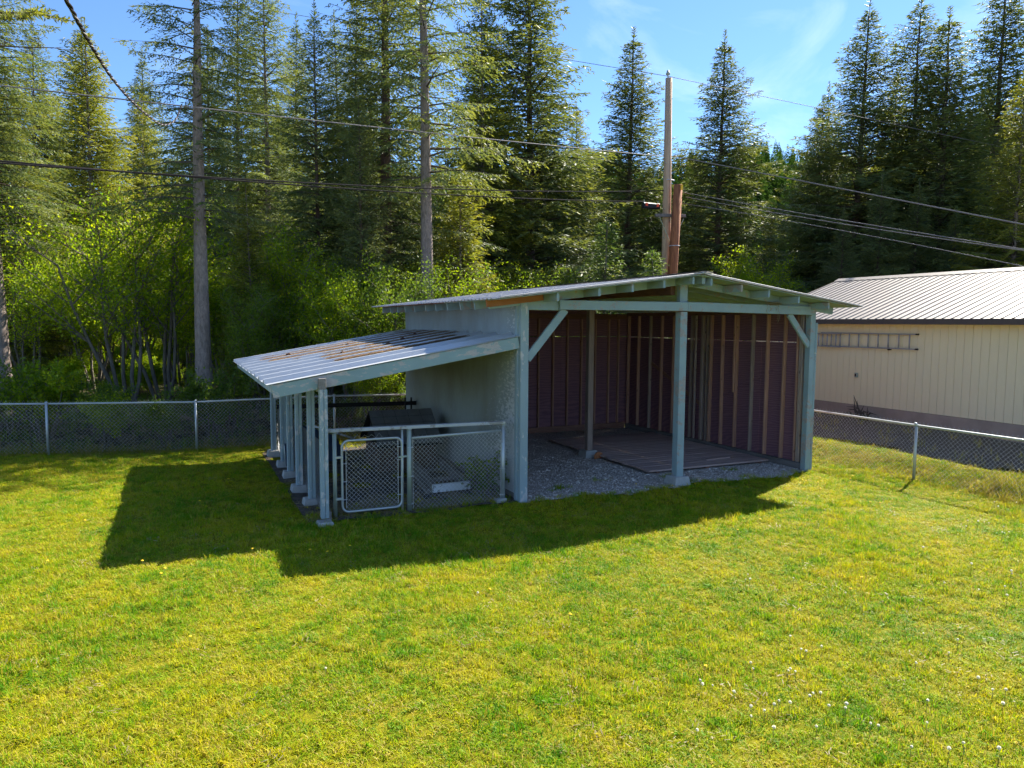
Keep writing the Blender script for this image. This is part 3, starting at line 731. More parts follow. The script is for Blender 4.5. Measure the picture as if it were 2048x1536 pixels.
# ladder hung along the wall
ld = thing('extension_ladder', (12.11, 3.5, 2.5), 'aluminium extension ladder hung sideways on the cream garage wall', 'ladder')
for (x, ya, yb, z0, z1) in ((-.03, -1.62, 1.35, -.19, .19), (-.075, .62, 3.3, -.20, .17)):
    for z in (z0, z1):
        MB().beam((x,ya,z),(x,yb,z),.045,.034).build('rail', MT['alu'], ld)
        if ya < 0: MB().beam((x,ya-.07,z),(x,ya,z),.05,.04).build('foot', MT['black'], ld)
    y = ya+.17
    while y < yb: MB().tube([(x,y,z0),(x,y,z1)], .019, 8).build('rung', MT['alu'], ld, True); y += .305
for y in (-.9, 1.6): MB().beam((.02,y,-.22),(-.11,y,-.22),.03,.03).build('wall_hook', MT['black'], ld)

# ------------------------------------------------------------------ poles and wires
PB = Vector((11.06, 11.0, 0)); zg = hz(11.06, 11)
pole = thing('utility_pole', (PB.x, PB.y, zg), 'tall pale utility pole with insulator on top behind the shed', 'pole')
MB().tube([(0.06,0,-.2),(.033,0,3),(.0,0,6),(-.05,0,11.55-zg)], [.185,.168,.150,.118], 16).build('shaft', MT['pole'], pole, True)
tz = 11.55-zg
MB().tube([(-.09,0,tz),(-.09,0,tz+.10),(-.09,0,tz+.12),(-.09,0,tz+.18),(-.09,0,tz+.20),(-.09,0,tz+.26)], [.02,.02,.07,.075,.045,.05], 10).build('insulator', MT['pipe_aged'], pole, True)
ca_ = MB().beam((-.62,-.18,6.72-zg+.02),(.66,-.2,6.80-zg),.09,.11).build('crossarm', MT['timber_grey'], pole)
for s in (-.5, .55): MB().tube([(s,-.26,6.68-zg),(.07,-.2,5.75-zg)], .014, 6).build('arm_brace', MT['pipe_aged'], ca_)
MB().tube([(-.16,-.16,8.02-zg),(0,-.2,8.02-zg),(.16,-.16,8.02-zg)], .02, 6).build('cable_band', MT['wire'], pole)
for z_ in (4.2, 5.1, 6.0, 7.0, 8.6, 10.9): MB().tube([(-.17+.006*z_, -.06, z_-zg), (-.24+.006*z_, -.1, z_-zg+.01)], .014, 6).build('step_bolt', MT['pipe_aged'], pole, True)
MB().tube([(.05, -.165, .5), (.02, -.150, 5), (-.03, -.125, 10.6)], .008, 5).build('ground_wire', MT['cable'], pole, True)
stub = thing('stub_pole', (PB.x-.02, PB.y-.40, zg), 'shorter leaning red-brown pole strapped beside the pale pole', 'pole')
MB().tube([(-.12,0,-.2),(.03,0,4),(.19,0,7.82-zg)], [.19,.175,.15], 16).build('shaft', MT['stubpole'], stub, True)
MB().tube([(.09+.185*math.cos(R(a)), .185*math.sin(R(a)), 5.68-zg) for a in range(0, 361, 30)], .016, 6, False).build('strap', MT['wire'], stub)
MB().beam((.22,-.158,7.62-zg),(.22,-.158,7.8-zg),.10,.015,(0,1,0),.002).build('pole_tag', MT['yellowtag'], stub)
def sag(p0, p1, s, n=40):
    p0, p1 = Vector(p0), Vector(p1)
    return [p0.lerp(p1, i/n)-Vector((0,0,s*4*(i/n)*(1-i/n))) for i in range(n+1)]
def thru(pa, pm, pb, n=48, ext=0.0):
    """parabola through three points of the place"""
    pa, pm, pb = Vector(pa), Vector(pm), Vector(pb); o = []
    for i in range(n+1):
        t = -ext+(1+ext)*i/n if ext > 0 else i/n
        o.append(pa*((1-t)*(1-2*t))+pm*(4*t*(1-t))+pb*(t*(2*t-1)))
    return o
def mid(pxa, da, pxb, db, pxm, pym):
    """depth of the straight span at an image column"""
    A, B = PX(pxa, 400, da), PX(pxb, 400, db); k = (pxm-1024)/FPX
    a = (A-CAM); b_ = (B-CAM); xa, ya = a.dot(RT), a.dot(FW); xb, yb = b_.dot(RT), b_.dot(FW)
    t = (k*ya-xa)/((xb-xa)-k*(yb-ya)); return PX(pxm, pym, ya+(yb-ya)*t), t
def wire(name, pts, r, m, label, n=6, group=None):
    return tag(MB().tube(pts, r, n).build(name, m, None, True), label, 'wire', group)
def span(name, A, Mi, B, r, m, label, ext=0):
    pm, t = mid(A[0], A[2], B[0], B[2], *Mi); pa, pb = PX(*A), PX(*B); pts = []
    # exact parabola through pm at parameter t
    c = (pm-(pa.lerp(pb, t)))/(t*(1-t))
    for i in range(61):
        s = -ext+(1+ext+(.45 if A[0] > 1300 else 0))*i/60; pts.append(pa+(pb-pa)*s+c*(s*(1-s)))
    return wire(name, pts, r, m, label)
PD = (Vector((PB.x, PB.y, 8))-CAM).dot(FW)
ptop = PB+Vector((-.09, 0, 11.83)); 
span('power_line', (488, 12, 31), (871, 76), (1334, 152, PD), .010, MT['cable_lit'], 'thin top wire running left from the pole top through the trees', .5)
span('power_line', (1334, 152, PD), (1612, 211), (1905, 273, 33), .010, MT['cable_lit'], 'thin top wire running right from the pole top', 0)
span('service_cable', (0, 171, 12.5), (620, 240), (1328, 313, PD), .013, MT['cable_lit'], 'twisted upper cable crossing the trees to the pole', .25)
span('service_cable', (1346, 312, PD), (1650, 371), (2048, 449, 17), .018, MT['cable_lit'], 'bright twin cable falling right from the pole above the garage', 0)
span('phone_cable', (0, 326, 11.5), (620, 366), (1328, 381, PD), .015, MT['cable'], 'black phone cable on the left, upper of the pair', .25)
span('phone_cable', (0, 322, 11.6), (620, 372), (1290, 403, PD), .015, MT['cable'], 'black phone cable on the left holding the splice box', .25)
span('phone_cable', (1362, 384, PD), (1700, 443), (2070, 502, 16), .013, MT['cable_lit'], 'bright cable right of the pole leaving just above the crossarm', 0)
span('phone_cable', (1372, 394, PD), (1700, 450), (2070, 504, 16.5), .013, MT['cable_lit'], 'bright cable right of the pole leaving from the crossarm end', 0)
span('phone_cable', (1358, 406, PD), (1700, 464), (2010, 525, 17), .010, MT['cable_lit'], 'lowest thin cable right of the pole above the garage roof', 0)
span('guy_wire', (1600, 384, 40), (1850, 373), (2100, 355, 40), .014, MT['cable'], 'faint far wire rising to the right in front of the firs', 0)
span('guy_wire', (1560, 452, 40), (1850, 443), (2100, 430, 40), .012, MT['cable'], 'faint lower wire rising right behind the bright cables', 0)
span('guy_wire', (1560, 412, 40), (1800, 431), (2060, 450, 40), .012, MT['cable'], 'faint wire falling gently right between the cables', 0)
# splice box
sb = thing('splice_box', PX(1302, 412, PD-.1), 'black cable splice box with orange ends hanging left of the pole', 'splice box')
MB().beam((-.34,0,0),(.34,0,0),.16,.20,(0,0,1),.03).build('case', MT['black'], sb)
for s in (-.24, .24): MB().beam((s-.05,-.085,.03),(s+.05,-.085,.03),.012,.11,(0,0,1),.003).build('end_label', MT['orange'], sb)
for s in (-.3, .3): MB().tube([(s,0,.09),(s,0,.2)], .015, 6).build('hanger', MT['pipe_aged'], sb)
# twisted service drop near the camera
pa = [PX(60, -130, 4.2), PX(130, -5, 4.7), PX(185, 95, 5.8), PX(235, 170, 7.6), PX(285, 222, 10.0), PX(325, 249, 12.2), PX(350, 240, 13.4), PX(362, 213, 14.2)]
def cr(pts, n):
    o = []
    P = [pts[0]*2-pts[1]]+pts+[pts[-1]*2-pts[-2]]
    for i in range(1, len(P)-2):
        for k in range(n):
            t = k/n; a, b_, c, d_ = P[i-1], P[i], P[i+1], P[i+2]
            o.append(.5*((2*b_)+(c-a)*t+(2*a-5*b_+4*c-d_)*t*t+(3*b_-a-3*c+d_)*t**3))
    o.append(P[-2]); return o
cl = cr(pa, 40)
drop = thing('service_drop', pa[3], 'thick twisted cable dropping from the upper left to the line', 'wire')
for j, m in enumerate(('cable', 'cable', 'cable_lit')):
    pts = []; L = 0
    for i, p in enumerate(cl):
        if i: L += (cl[i]-cl[i-1]).length
        dd = (cl[min(i+1, len(cl)-1)]-cl[max(i-1, 0)]).normalized(); x = dd.cross(Vector((0,0,1))).normalized(); y = x.cross(dd)
        t = L*16+j*2.094; rr_ = .0085
        pts.append(p-pa[3]+(x*math.cos(t)+y*math.sin(t))*rr_)
    MB().tube(pts, .0085 if j < 2 else .006, 6).build('strand', MT[m], drop, True)

# ------------------------------------------------------------------ conifers
def conifer_mesh(name, H, RAD, nb, z0, m, seed, leaf=(.17, .045), droop=.35, rise=.12, tw=.13, power=.85, sparse=1.0):
    g = np.random.default_rng(seed)
    V = []; VAR = []; wood = MB(); az0 = g.uniform(0, 6.28)
    for i in range(nb):
        u = (i+g.uniform(-.4, .4))/nb
        z = z0+(H-z0)*(1-(1-max(0, u))**.92); z = min(z, H*.993)
        rel = (H-z)/(H-z0)
        L = RAD*(rel**power)*g.uniform(.5, 1.12)*(1+.16*math.sin(az0+i*2.399))*(1+.12*math.sin(z*1.9+seed))+.10
        if g.random() < .06: L *= 1.25
        az = i*2.399+g.uniform(-.5, .5)
        el = rise+.75*(1-rel)**2.2+g.uniform(-.10, .10)
        dr = droop*(rel**.6)*g.uniform(.6, 1.3)
        ns = max(3, int(L/tw)); 
        ca, sa = math.cos(az), math.sin(az)
        def at(s):
            h = z+L*(el*s-dr*s*s+dr*.45*s**3); return np.array([ca*L*s, sa*L*s, h])
        if L > .5:
            wood.tube([at(0), at(.35), at(.7), at(1.)], [.010+.011*L, .007+.007*L, .008, .003], 3, False)
        tone = g.uniform(-.12, .12)
        for j in range(ns+1):
            s = (j+.6)/(ns+.6)
            if s < .16 and L > 1.2: continue
            p = at(s); p2 = at(min(1, s+.05)); fd = p2-p; fd /= (np.linalg.norm(fd)+1e-9)
            side = np.array([-sa, ca, 0])
            for sd_ in (-1, 1):
                if g.random() > .93*sparse: continue
                l = (.22+.42*L*(1-s)**.8*(.4+.6*min(1, s*2.2)))*g.uniform(.6, 1.15); l = min(l, .85)
                ang = g.uniform(.75, 1.15)
                d_ = fd*math.cos(ang)+side*sd_*math.sin(ang)+np.array([0, 0, -.22+g.uniform(-.22, .12)])
                d_ /= np.linalg.norm(d_)
                nl = max(2, int(l/(leaf[0]*.42)))
                t = (np.arange(nl)+.5)/nl
                base = p+np.outer(t*l, d_); base[:, 2] -= (t*l)**2*.35
                sgn = np.where(np.arange(nl) % 2 == 0, 1, -1)
                cross = np.cross(d_, [0, 0, 1.]); cross /= (np.linalg.norm(cross)+1e-9)
                ld_ = d_[None]*.9+cross[None]*(sgn*g.uniform(.2, .75, nl))[:, None]+g.normal(0, .17, (nl, 3))-np.array([0, 0, .12])
                ld_ /= np.linalg.norm(ld_, axis=1)[:, None]
                nn = np.array([0, 0, 1.])+g.normal(0, .55, (nl, 3)); wd = np.cross(ld_, nn); wd /= (np.linalg.norm(wd, axis=1)[:, None]+1e-9)
                ll = (leaf[0]*g.uniform(.7, 1.35, nl)*(1-.25*t))[:, None]; ww = (leaf[1]*g.uniform(.7, 1.3, nl))[:, None]
                V.append(np.stack([base-ld_*ll*.15, base+ld_*ll*.4+wd*ww*.5, base+ld_*ll, base+ld_*ll*.4-wd*ww*.5], 1).reshape(-1, 3))
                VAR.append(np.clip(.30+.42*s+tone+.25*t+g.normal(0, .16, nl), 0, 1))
    nl = int(.10*H/.022); t = g.random(nl)**.8; hl = .085*H
    base = np.stack([g.normal(0, .01, nl), g.normal(0, .01, nl), H*.965+t*hl], 1); a_ = g.uniform(0, 6.28, nl)
    spread = (.9-.55*t)[:, None]; ld_ = np.stack([np.cos(a_), np.sin(a_), np.full(nl, .75)], 1); ld_ /= np.linalg.norm(ld_, axis=1)[:, None]
    ll = leaf[0]*(1.5*(1-t)**.7+.45)[:, None]*g.uniform(.7, 1.2, nl)[:, None]; wd = np.cross(ld_, g.normal(0, 1, (nl, 3))); wd /= np.linalg.norm(wd, axis=1)[:, None]
    V.append(np.stack([base, base+ld_*ll*.4+wd*leaf[1]*.45, base+ld_*ll, base+ld_*ll*.4-wd*leaf[1]*.45], 1).reshape(-1, 3)); VAR.append(g.uniform(.3, .8, nl))
    wood.tube([(0, 0, H*.9), (0, 0, H*.965+hl)], [.03, .008], 4, False)
    V = np.concatenate(V); VAR = np.concatenate(VAR); Q = np.arange(len(V)).reshape(-1, 4)
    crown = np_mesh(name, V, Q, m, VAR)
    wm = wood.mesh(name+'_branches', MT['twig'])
    return crown, wm, H
def trunk_mesh(name, H, r0, m, lean=0, seed=0, n=10):
    rr = random.Random(seed); pts = []; rad = []
    for i in range(n):
        t = i/(n-1); pts.append((lean*t*t+rr.uniform(-.03, .03)*t, rr.uniform(-.03, .03)*t, -.3+(H+.3)*t))
        rad.append(max(.012, r0*(1-t*.97)**.9*(1+.5*max(0, .06-t)*10)))
    return MB().tube(pts, rad, 10, False).mesh(name, m, True)
CV = {}
CV['full'] = conifer_mesh('full_crown', 16, 4.1, 420, .6, MT['needle'], 1, leaf=(.175, .046), tw=.115, power=.86)
CV['full2'] = conifer_mesh('drooping_crown', 16, 3.9, 330, .9, MT['needle'], 31, leaf=(.185, .048), droop=.62, rise=.12, tw=.115, power=.74, sparse=.9)
CV['narrow'] = conifer_mesh('narrow_crown', 16, 3.3, 420, .8, MT['needle'], 2, leaf=(.175, .046), droop=.22, rise=.24, tw=.115, power=.84)
CV['sun'] = conifer_mesh('sun_tinted_crown', 14, 3.7, 360, .4, MT['needle_sun'], 3, leaf=(.175, .046), droop=.34, tw=.12, power=.82)
CV['tall'] = conifer_mesh('tall_crown', 25, 3.9, 270, 6.0, MT['needle'], 4, leaf=(.20, .052), droop=.6, rise=.1, tw=.12, power=.5, sparse=.97)
CV['tall2'] = conifer_mesh('high_crown', 25, 3.6, 230, 8.0, MT['needle'], 5, leaf=(.20, .052), droop=.5, rise=.15, tw=.12, power=.45, sparse=.97)
CV['young'] = conifer_mesh('young_crown', 5, 1.35, 190, .12, MT['needle_young'], 6, leaf=(.12, .032), droop=.12, rise=.38, tw=.09)
CV['young_sun'] = conifer_mesh('young_yellow_crown', 8, 2.1, 230, .25, MT['needle_sun'], 8, leaf=(.15, .040), droop=.25, rise=.2, tw=.105)
CV['bare'] = conifer_mesh('thin_crown', 25, 3.4, 125, 8.5, MT['needle'], 41, leaf=(.20, .052), droop=.55, rise=.16, tw=.12, power=.4, sparse=.85)
print('CROWN QUADS', {k: len(v[0].polygons) for k, v in CV.items()})
TM = {k: trunk_mesh(k+'_trunk', CV[k][2]*1.0, .0095*CV[k][2]+.025, MT['bark_red' if k in ('full', 'full2', 'narrow') else 'bark'], 0, 5) for k in CV}
TMB = {k: trunk_mesh(k+'_bare_trunk', CV[k][2], .235, MT['bark'], .25, 6) for k in ('tall', 'tall2', 'bare')}
TMR = trunk_mesh('dark_trunk', 25, .27, MT['bark_red'], -.2, 9)
rt = random.Random(21)
def conifer(px, depth, top_py, kind, label, group=None, wide=1.0, rz=None, name='conifer_tree', trunk=None, base_y=760):
    p = PX(px, base_y, depth); z = hz(p.x, p.y); top = PX(px, top_py, depth)
    if rz is None: rz = rt.uniform(0, 6.28)
    crown, wood, H = CV[kind]; s = (top.z-z)/(H*1.045)
    t = thing(name, (p.x, p.y, z), label, 'tree', group, rz)
    t.rotation_euler = (R(rt.uniform(-1.3, 1.3)), R(rt.uniform(-1.3, 1.3)), rz)
    inst('trunk', trunk or TM[kind], t, sc=(s*wide, s*wide, s) if not trunk else (1, 1, s))
    inst('branches', wood, t, sc=(s*wide, s*wide, s)); inst('crown', crown, t, sc=(s*wide, s*wide, s))
    return t
# named trees
conifer(408, 19.4, -330, 'bare', 'tall conifer with bare grey trunk at left, crossed by the cables', None, 1.0, .6, trunk=TMB['bare'])
conifer(856, 22, -480, 'bare', 'tall conifer with straight bare grey trunk left of the shed roof peak', None, .95, 3.6, trunk=TMB['bare'])
conifer(776, 24.5, -330, 'tall', 'tall conifer with thick dark red trunk beside the bare grey trunk', None, 1.05, 3.3, trunk=TMR)
conifer(6, 19, -260, 'tall2', 'tall conifer at the left edge with pale bark low down', None, 1.0, 4.1, trunk=TMB['tall2'])
conifer(726, 21.5, 190, 'narrow', 'slender dark fir with curved pale lower trunk behind the lean-to', None, .85, 1.0)
conifer(196, 40, 62, 'sun', 'cone-shaped sunlit fir at upper left behind the hanging cable', None, 1.0)
conifer(48, 25, 128, 'sun', 'yellow-green fir at the left edge', None, .9)
conifer(510, 20.5, 352, 'young_sun', 'bright young fir between the two bare trunks', None, .75)
conifer(1062, 33, -150, 'full', 'tallest full fir left of the open sky', None, 1.25)
conifer(965, 30, -20, 'sun', 'broad yellow-green fir right of the bare grey trunk', None, .95)
conifer(915, 24, 330, 'young_sun', 'young yellow-green fir above the left end of the shed roof', None, 1.1)
conifer(1245, 38, 85, 'narrow', 'slender dark fir standing left of the utility pole', None, 1.45)
conifer(1425, 37, 82, 'full', 'dark fir standing alone right of the utility pole', None, 1.3, 2.2)
conifer(1206, 23.5, 438, 'young', 'small fresh green fir above the shed roof, the larger one', None, 1.0)
conifer(1306, 23.5, 496, 'young', 'small fresh green fir at the foot of the utility pole', None, 1.0)
conifer(1614, 40, 208, 'narrow', 'shorter fir at the left edge of the right-hand group', None, 1.4)
conifer(1690, 38, 28, 'full', 'dark fir, leftmost tall one of the right-hand group', None, 1.3)
conifer(1798, 38, 12, 'full2', 'dark fir with pointed top, second tall one of the right-hand group', None, 1.25)
conifer(1862, 36, 38, 'narrow', 'slim fir in the middle of the right-hand group', None, 1.5)
conifer(1960, 39, -60, 'full', 'tallest fir of the right-hand group', None, 1.3)
conifer(2010, 31, 150, 'sun', 'lit yellow-green fir at the right edge behind the garage roof', None, .95)
conifer(1530, 42, 425, 'sun', 'yellow-green fir in the gap right of the lone fir', None, .8)
conifer(1385, 43, 300, 'full2', 'dim fir half hidden behind the utility pole', None, .9)
conifer(640, 23.5, 30, 'full2', 'dark fir filling the gap between the two bare trunks', None, .9)
conifer(545, 27, -60, 'tall', 'tall dark conifer behind the bright young fir', None, 1.0, 1.9)
conifer(300, 48, 180, 'sun', 'pale fir left of the bare grey trunk', None, .85)
conifer(478, 36, -40, 'full2', 'full dark fir standing well behind the bright young fir', None, .9)
conifer(708, 35, -10, 'full', 'full dark fir behind the slender curved-trunk fir', None, .8)
conifer(592, 40, 50, 'full', 'dim fir between the two dark firs in the middle of the wood', None, .9)
# background rows
ORD = ['first', 'second', 'third', 'fourth', 'fifth', 'sixth', 'seventh', 'eighth', 'ninth', 'tenth', 'eleventh', 'twelfth', 'thirteenth', 'fourteenth', 'fifteenth', 'sixteenth', 'seventeenth', 'eighteenth', 'nineteenth', 'twentieth', 'twenty-first', 'twenty-second', 'twenty-third', 'twenty-fourth']
def row(xs, d0, d1, t0, t1, kinds, label, group, wide=1.0):
    for i, x in enumerate(xs):
        conifer(x+rt.uniform(-18, 18), rt.uniform(d0, d1), rt.uniform(t0, t1), rt.choice(kinds), label.replace('#', ORD[i]), group, wide*rt.uniform(.85, 1.1), base_y=700)
row(range(-60, 760, 62), 60, 80, 40, 330, ['full', 'sun', 'narrow', 'full2'], '# conifer from the left, far back in the wood behind the bare trunks', 'conifers deep in the wood on the left')
row(range(800, 1150, 58), 56, 70, 160, 400, ['full', 'sun', 'full2'], '# conifer from the left, far back behind the broad yellow-green fir', 'conifers deep in the wood in the middle')
row(range(1180, 1600, 55), 48, 62, 440, 520, ['full', 'sun', 'narrow'], '# low distant conifer from the left, behind the shed roof and pole', 'low conifers behind the pole')
row(range(1640, 2120, 58), 44, 58, 150, 300, ['full', 'full2', 'sun'], '# conifer from the left, far back behind the right-hand group', 'conifers behind the right-hand group')
row(range(1660, 2120, 75), 31, 34, 330, 420, ['narrow', 'full'], '# short dark fir from the left, behind the garage roof', 'short firs behind the garage', 1.2)
# overhanging branch at the upper left corner
def bough(name, p, L, seed, m, dead=False):
    t = thing(name, p, 'bare dead branch reaching in at the upper left edge' if dead else 'yellow-green bough hanging in at the upper left corner', 'branch')
    g = np.random.default_rng(seed); rr = random.Random(seed); w = MB(); V = []; VAR = []
    ax = RT*1; ax = Vector((ax.x, ax.y, 0)).normalized()
    def limb(p0, d_, l, r_, lev):
        pts = [p0]; d_ = d_.normalized()
        for k in range(5):
            d_ = (d_+Vector((rr.uniform(-.12,.12), rr.uniform(-.12,.12), rr.uniform(-.1,.1)))).normalized(); pts.append(pts[-1]+d_*l/5)
        w.tube(pts, [r_*(1-.16*k) for k in range(6)], 4, False)
        if lev < 2:
            for k in range(1, 6):
                for sg in (-1, 1):
                    if rr.random() < .85:
                        dd = d_*.7+Vector((d_.y, -d_.x, rr.uniform(-.7, .1)))*sg*.6; limb(pts[k], dd, l*rr.uniform(.25, .45), r_*.45, lev+1)
        if not dead and lev >= 1:
            nl = int(l/.022)
            for k in range(nl):
                f = k/nl*5; i = min(4, int(f)); b0 = pts[i].lerp(pts[i+1], f-i)
                for _ in range(2):
                    dv = (d_*.6+Vector(g.normal(0, .6, 3))).normalized(); wd = dv.cross(Vector(g.normal(0, 1, 3))).normalized()*.008; le = g.uniform(.05, .09)
                    V.extend([b0, b0+dv*le*.5+wd, b0+dv*le, b0+dv*le*.5-wd]); VAR.append(g.uniform(.4, 1))
    limb(Vector((0,0,0)), ax+Vector((0,0,-.05)), L, .022 if not dead else .015, 0)
    w.build('limb', MT['twig'], t)
    if V: link(bpy.data.objects.new('needles', np_mesh('needles', np.array([tuple(v) for v in V]), np.arange(len(V)).reshape(-1, 4), m, np.array(VAR))), t)
bough('overhanging_bough', PX(-70, 25, 9), 1.0, 4, MT['needle_sun'])
bough('dead_branch', PX(-60, 85, 9), 1.15, 9, None, True)

# ------------------------------------------------------------------ shrubs and understorey
def shrub_mesh(name, H, RAD, nstem, nleaf, m, seed, leaf=.085, cut=.15):
    g = np.random.default_rng(seed); rr = random.Random(seed); w = MB(); tips = []
    def grow(p, d_, l, r_, lev):
        pts = [p]
        for k in range(4):
            d_ = (d_+Vector((rr.uniform(-.16,.16), rr.uniform(-.16,.16), rr.uniform(-.06,.10)))).normalized(); pts.append(pts[-1]+d_*l/4)
        w.tube(pts, [r_, r_*.85, r_*.7, r_*.55, r_*.4], 5 if lev == 0 else 3, False)
        if lev > 0: tips.extend(pts[1:])
        else: tips.extend(pts[3:])
        if lev < 2:
            for k in range(1 if lev else 2, 5):
                for _ in range(2 if lev == 0 else 1+(rr.random() < .6)):
                    a = rr.uniform(0, 6.28); dd = (d_*.55+Vector((math.cos(a), math.sin(a), rr.uniform(-.1, .55)))*.75).normalized()
                    grow(pts[k], dd, l*rr.uniform(.32, .52), r_*.42, lev+1)
    for i in range(nstem):
        a = 6.28*i/nstem+rr.uniform(-.4, .4); sp = rr.uniform(.1, .5)*RAD/H*1.4
        grow(Vector((.12*math.cos(a), .12*math.sin(a), -.1)), Vector((math.cos(a)*sp, math.sin(a)*sp, 1)).normalized(), H*rr.uniform(.6, .85), .012+.009*H, 0)
    T = np.array([tuple(t) for t in tips if t.z > H*cut]); c = T[g.integers(0, len(T), nleaf)]+g.normal(0, .13*H/4, (nleaf, 3))
    ld = g.normal(0, 1, (nleaf, 3)); ld[:, 2] -= .5; ld /= np.linalg.norm(ld, axis=1)[:, None]
    nn = g.normal(0, .7, (nleaf, 3)); nn[:, 2] += 1; wd = np.cross(ld, nn); wd /= (np.linalg.norm(wd, axis=1)[:, None]+1e-9)
    le = (leaf*g.uniform(.6, 1.35, nleaf))[:, None]
    V = np.stack([c, c+ld*le*.45+wd*le*.36, c+ld*le, c+ld*le*.45-wd*le*.36], 1).reshape(-1, 3)
    clump = np.sin(c[:, 0]*3.1+c[:, 2]*2)*.12
    return np_mesh(name, V, np.arange(len(V)).reshape(-1, 4), m, np.clip(g.uniform(.15, .8, nleaf)+clump+.12*(c[:, 2]/H), 0, 1)), w.mesh(name+'_stems', MT['twig_grey'], True), H
SV = {'bright': shrub_mesh('bright_leaves', 4, 1.5, 6, 17000, MT['leaf'], 11, .062),
      'bright2': shrub_mesh('bright_spreading_leaves', 4, 2.0, 8, 17000, MT['leaf'], 12, .062),
      'dark': shrub_mesh('dark_leaves', 4, 1.6, 6, 16000, MT['leaf_dark'], 13, .062),
      'open': shrub_mesh('thin_leaves', 4, 1.3, 5, 8000, MT['leaf'], 23, .058, .12),
      'low': shrub_mesh('low_leaves', 2, 1.3, 9, 5500, MT['leaf_dark'], 14, .09, .05),
      'lowb': shrub_mesh('low_bright_leaves', 2, 1.2, 8, 5000, MT['leaf'], 15, .085, .05),
      'weed': shrub_mesh('weed_leaves', 1, .45, 4, 420, MT['leaf_dark'], 16, .085, .2)}
def shrub(x, y, h, kind, label, group=None, name='shrub', z=None, cat='shrub', sc=None):
    l, w, H = SV[kind]; s = h/H; t = thing(name, (x, y, hz(x, y) if z is None else z), label, cat, group, rt.uniform(0, 6.28))
    k = sc or 1
    inst('stems', w, t, sc=(s*k, s*k, s)); inst('leaves', l, t, sc=(s*k, s*k, s)); return t
def shrub_px(px, d, h, kind, label, group=None, **k):
    p = PX(px, 760, d); return shrub(p.x, p.y, h, kind, label, group, **k)
for px, d, h, kd, lb_ in (
    (60, 23, 4.0, 'open', 'bright yellow-green shrub beside the pale trunk at the left edge'),
    (190, 24, 4.2, 'bright', 'backlit yellow-green shrub in the sunny gap behind the left fence'),
    (255, 20, 5.2, 'open', 'tall many-stemmed thin shrub behind the left fence'),
    (330, 21, 5.6, 'open', 'tall thin leafy shrub left of the bare grey trunk'),
    (365, 24, 4.2, 'bright', 'bright shrub glowing just left of the bare grey trunk'),
    (455, 23, 4.0, 'bright2', 'bright shrub glowing just right of the bare grey trunk'),
    (520, 20, 3.2, 'dark', 'dark shrub above the corner of the lean-to roof'),
    (575, 22, 4.4, 'bright', 'bright leafy shrub above the lean-to roof'),
    (650, 21, 4.2, 'bright2', 'bright leafy shrub left of the slender curved trunk'),
    (700, 19.5, 3.2, 'bright', 'sunlit shrub close above the lean-to roof'),
    (790, 19.5, 3.8, 'dark', 'dark shrub at the rear corner of the shed wall'),
    (800, 24, 4.2, 'bright2', 'yellow-green shrub at the foot of the thick dark trunk'),
    (905, 22.5, 3.9, 'open', 'yellow-green shrub behind the left end of the shed roof'),
    (985, 26, 4.0, 'bright2', 'pale shrub glowing under the broad fir'),
    (1120, 28, 4.0, 'dark', 'dark shrub behind the shed roof under the tall fir'),
    (1500, 33, 4.6, 'bright', 'small bright shrub above the right roof slope'),
    (745, 18.6, 2.2, 'bright', 'bright leafy bush seen through the pen below the lean-to roof')):
    shrub_px(px, d, h, kd, lb_)
for i, px in enumerate(range(-70, 820, 42)):
    shrub_px(px+rt.uniform(-15, 15), rt.uniform(26, 37), rt.uniform(2.6, 4.8), rt.choice(['bright', 'bright2', 'open']), ORD[i]+' leafy shrub from the left, in the clearing behind the left fence', 'understorey shrubs behind the left fence')
for i, px in enumerate(range(820, 1700, 70)):
    shrub_px(px+rt.uniform(-15, 15), rt.uniform(30, 38), rt.uniform(2.8, 4.0), rt.choice(['dark', 'dark', 'bright']), ORD[i]+' leafy shrub from the left, in the understorey behind the shed roof', 'understorey shrubs behind the shed')
for i, x in enumerate(np.arange(-13, 1.6, .85)):
    xx = float(x)+rt.uniform(-.3, .3)
    shrub(xx, fence_y(xx)+rt.uniform(.55, 1.6), rt.uniform(.7, 1.7), rt.choice(['low', 'low', 'low', 'lowb']), ORD[i]+' low leafy bush from the left, close behind the boundary fence', 'low bushes along the boundary fence')
# weeds in the pen and by the garage
shrub(-.30, .62, .82, 'weed', 'green leafy weed growing by the wall in the pen', None, 'weed', .01, 'weed', 1.5)
shrub(-.42, .42, .5, 'weed', 'smaller green weed beside the flaking white board', None, 'weed', .01, 'weed', 1.2)
rs = thing('dead_root', (11.85, 3.15, hz(11.85, 3.15)), 'dead brown root stump against the garage foundation', 'stump')
q = MB(); r2 = random.Random(8)
for i in range(16):
    a = r2.uniform(-.6, 3.6); l = r2.uniform(.25, .7); p0 = Vector((0, r2.uniform(-.2, .2), .05))
    q.tube([p0, p0+Vector((-.1, .4*math.cos(a)*l, .5*l)), p0+Vector((-.12, .9*math.cos(a)*l, .95*l*abs(math.sin(a))+.1))], [.035, .02, .004], 5, False)
q.build('root_mass', MT['twig'], rs)

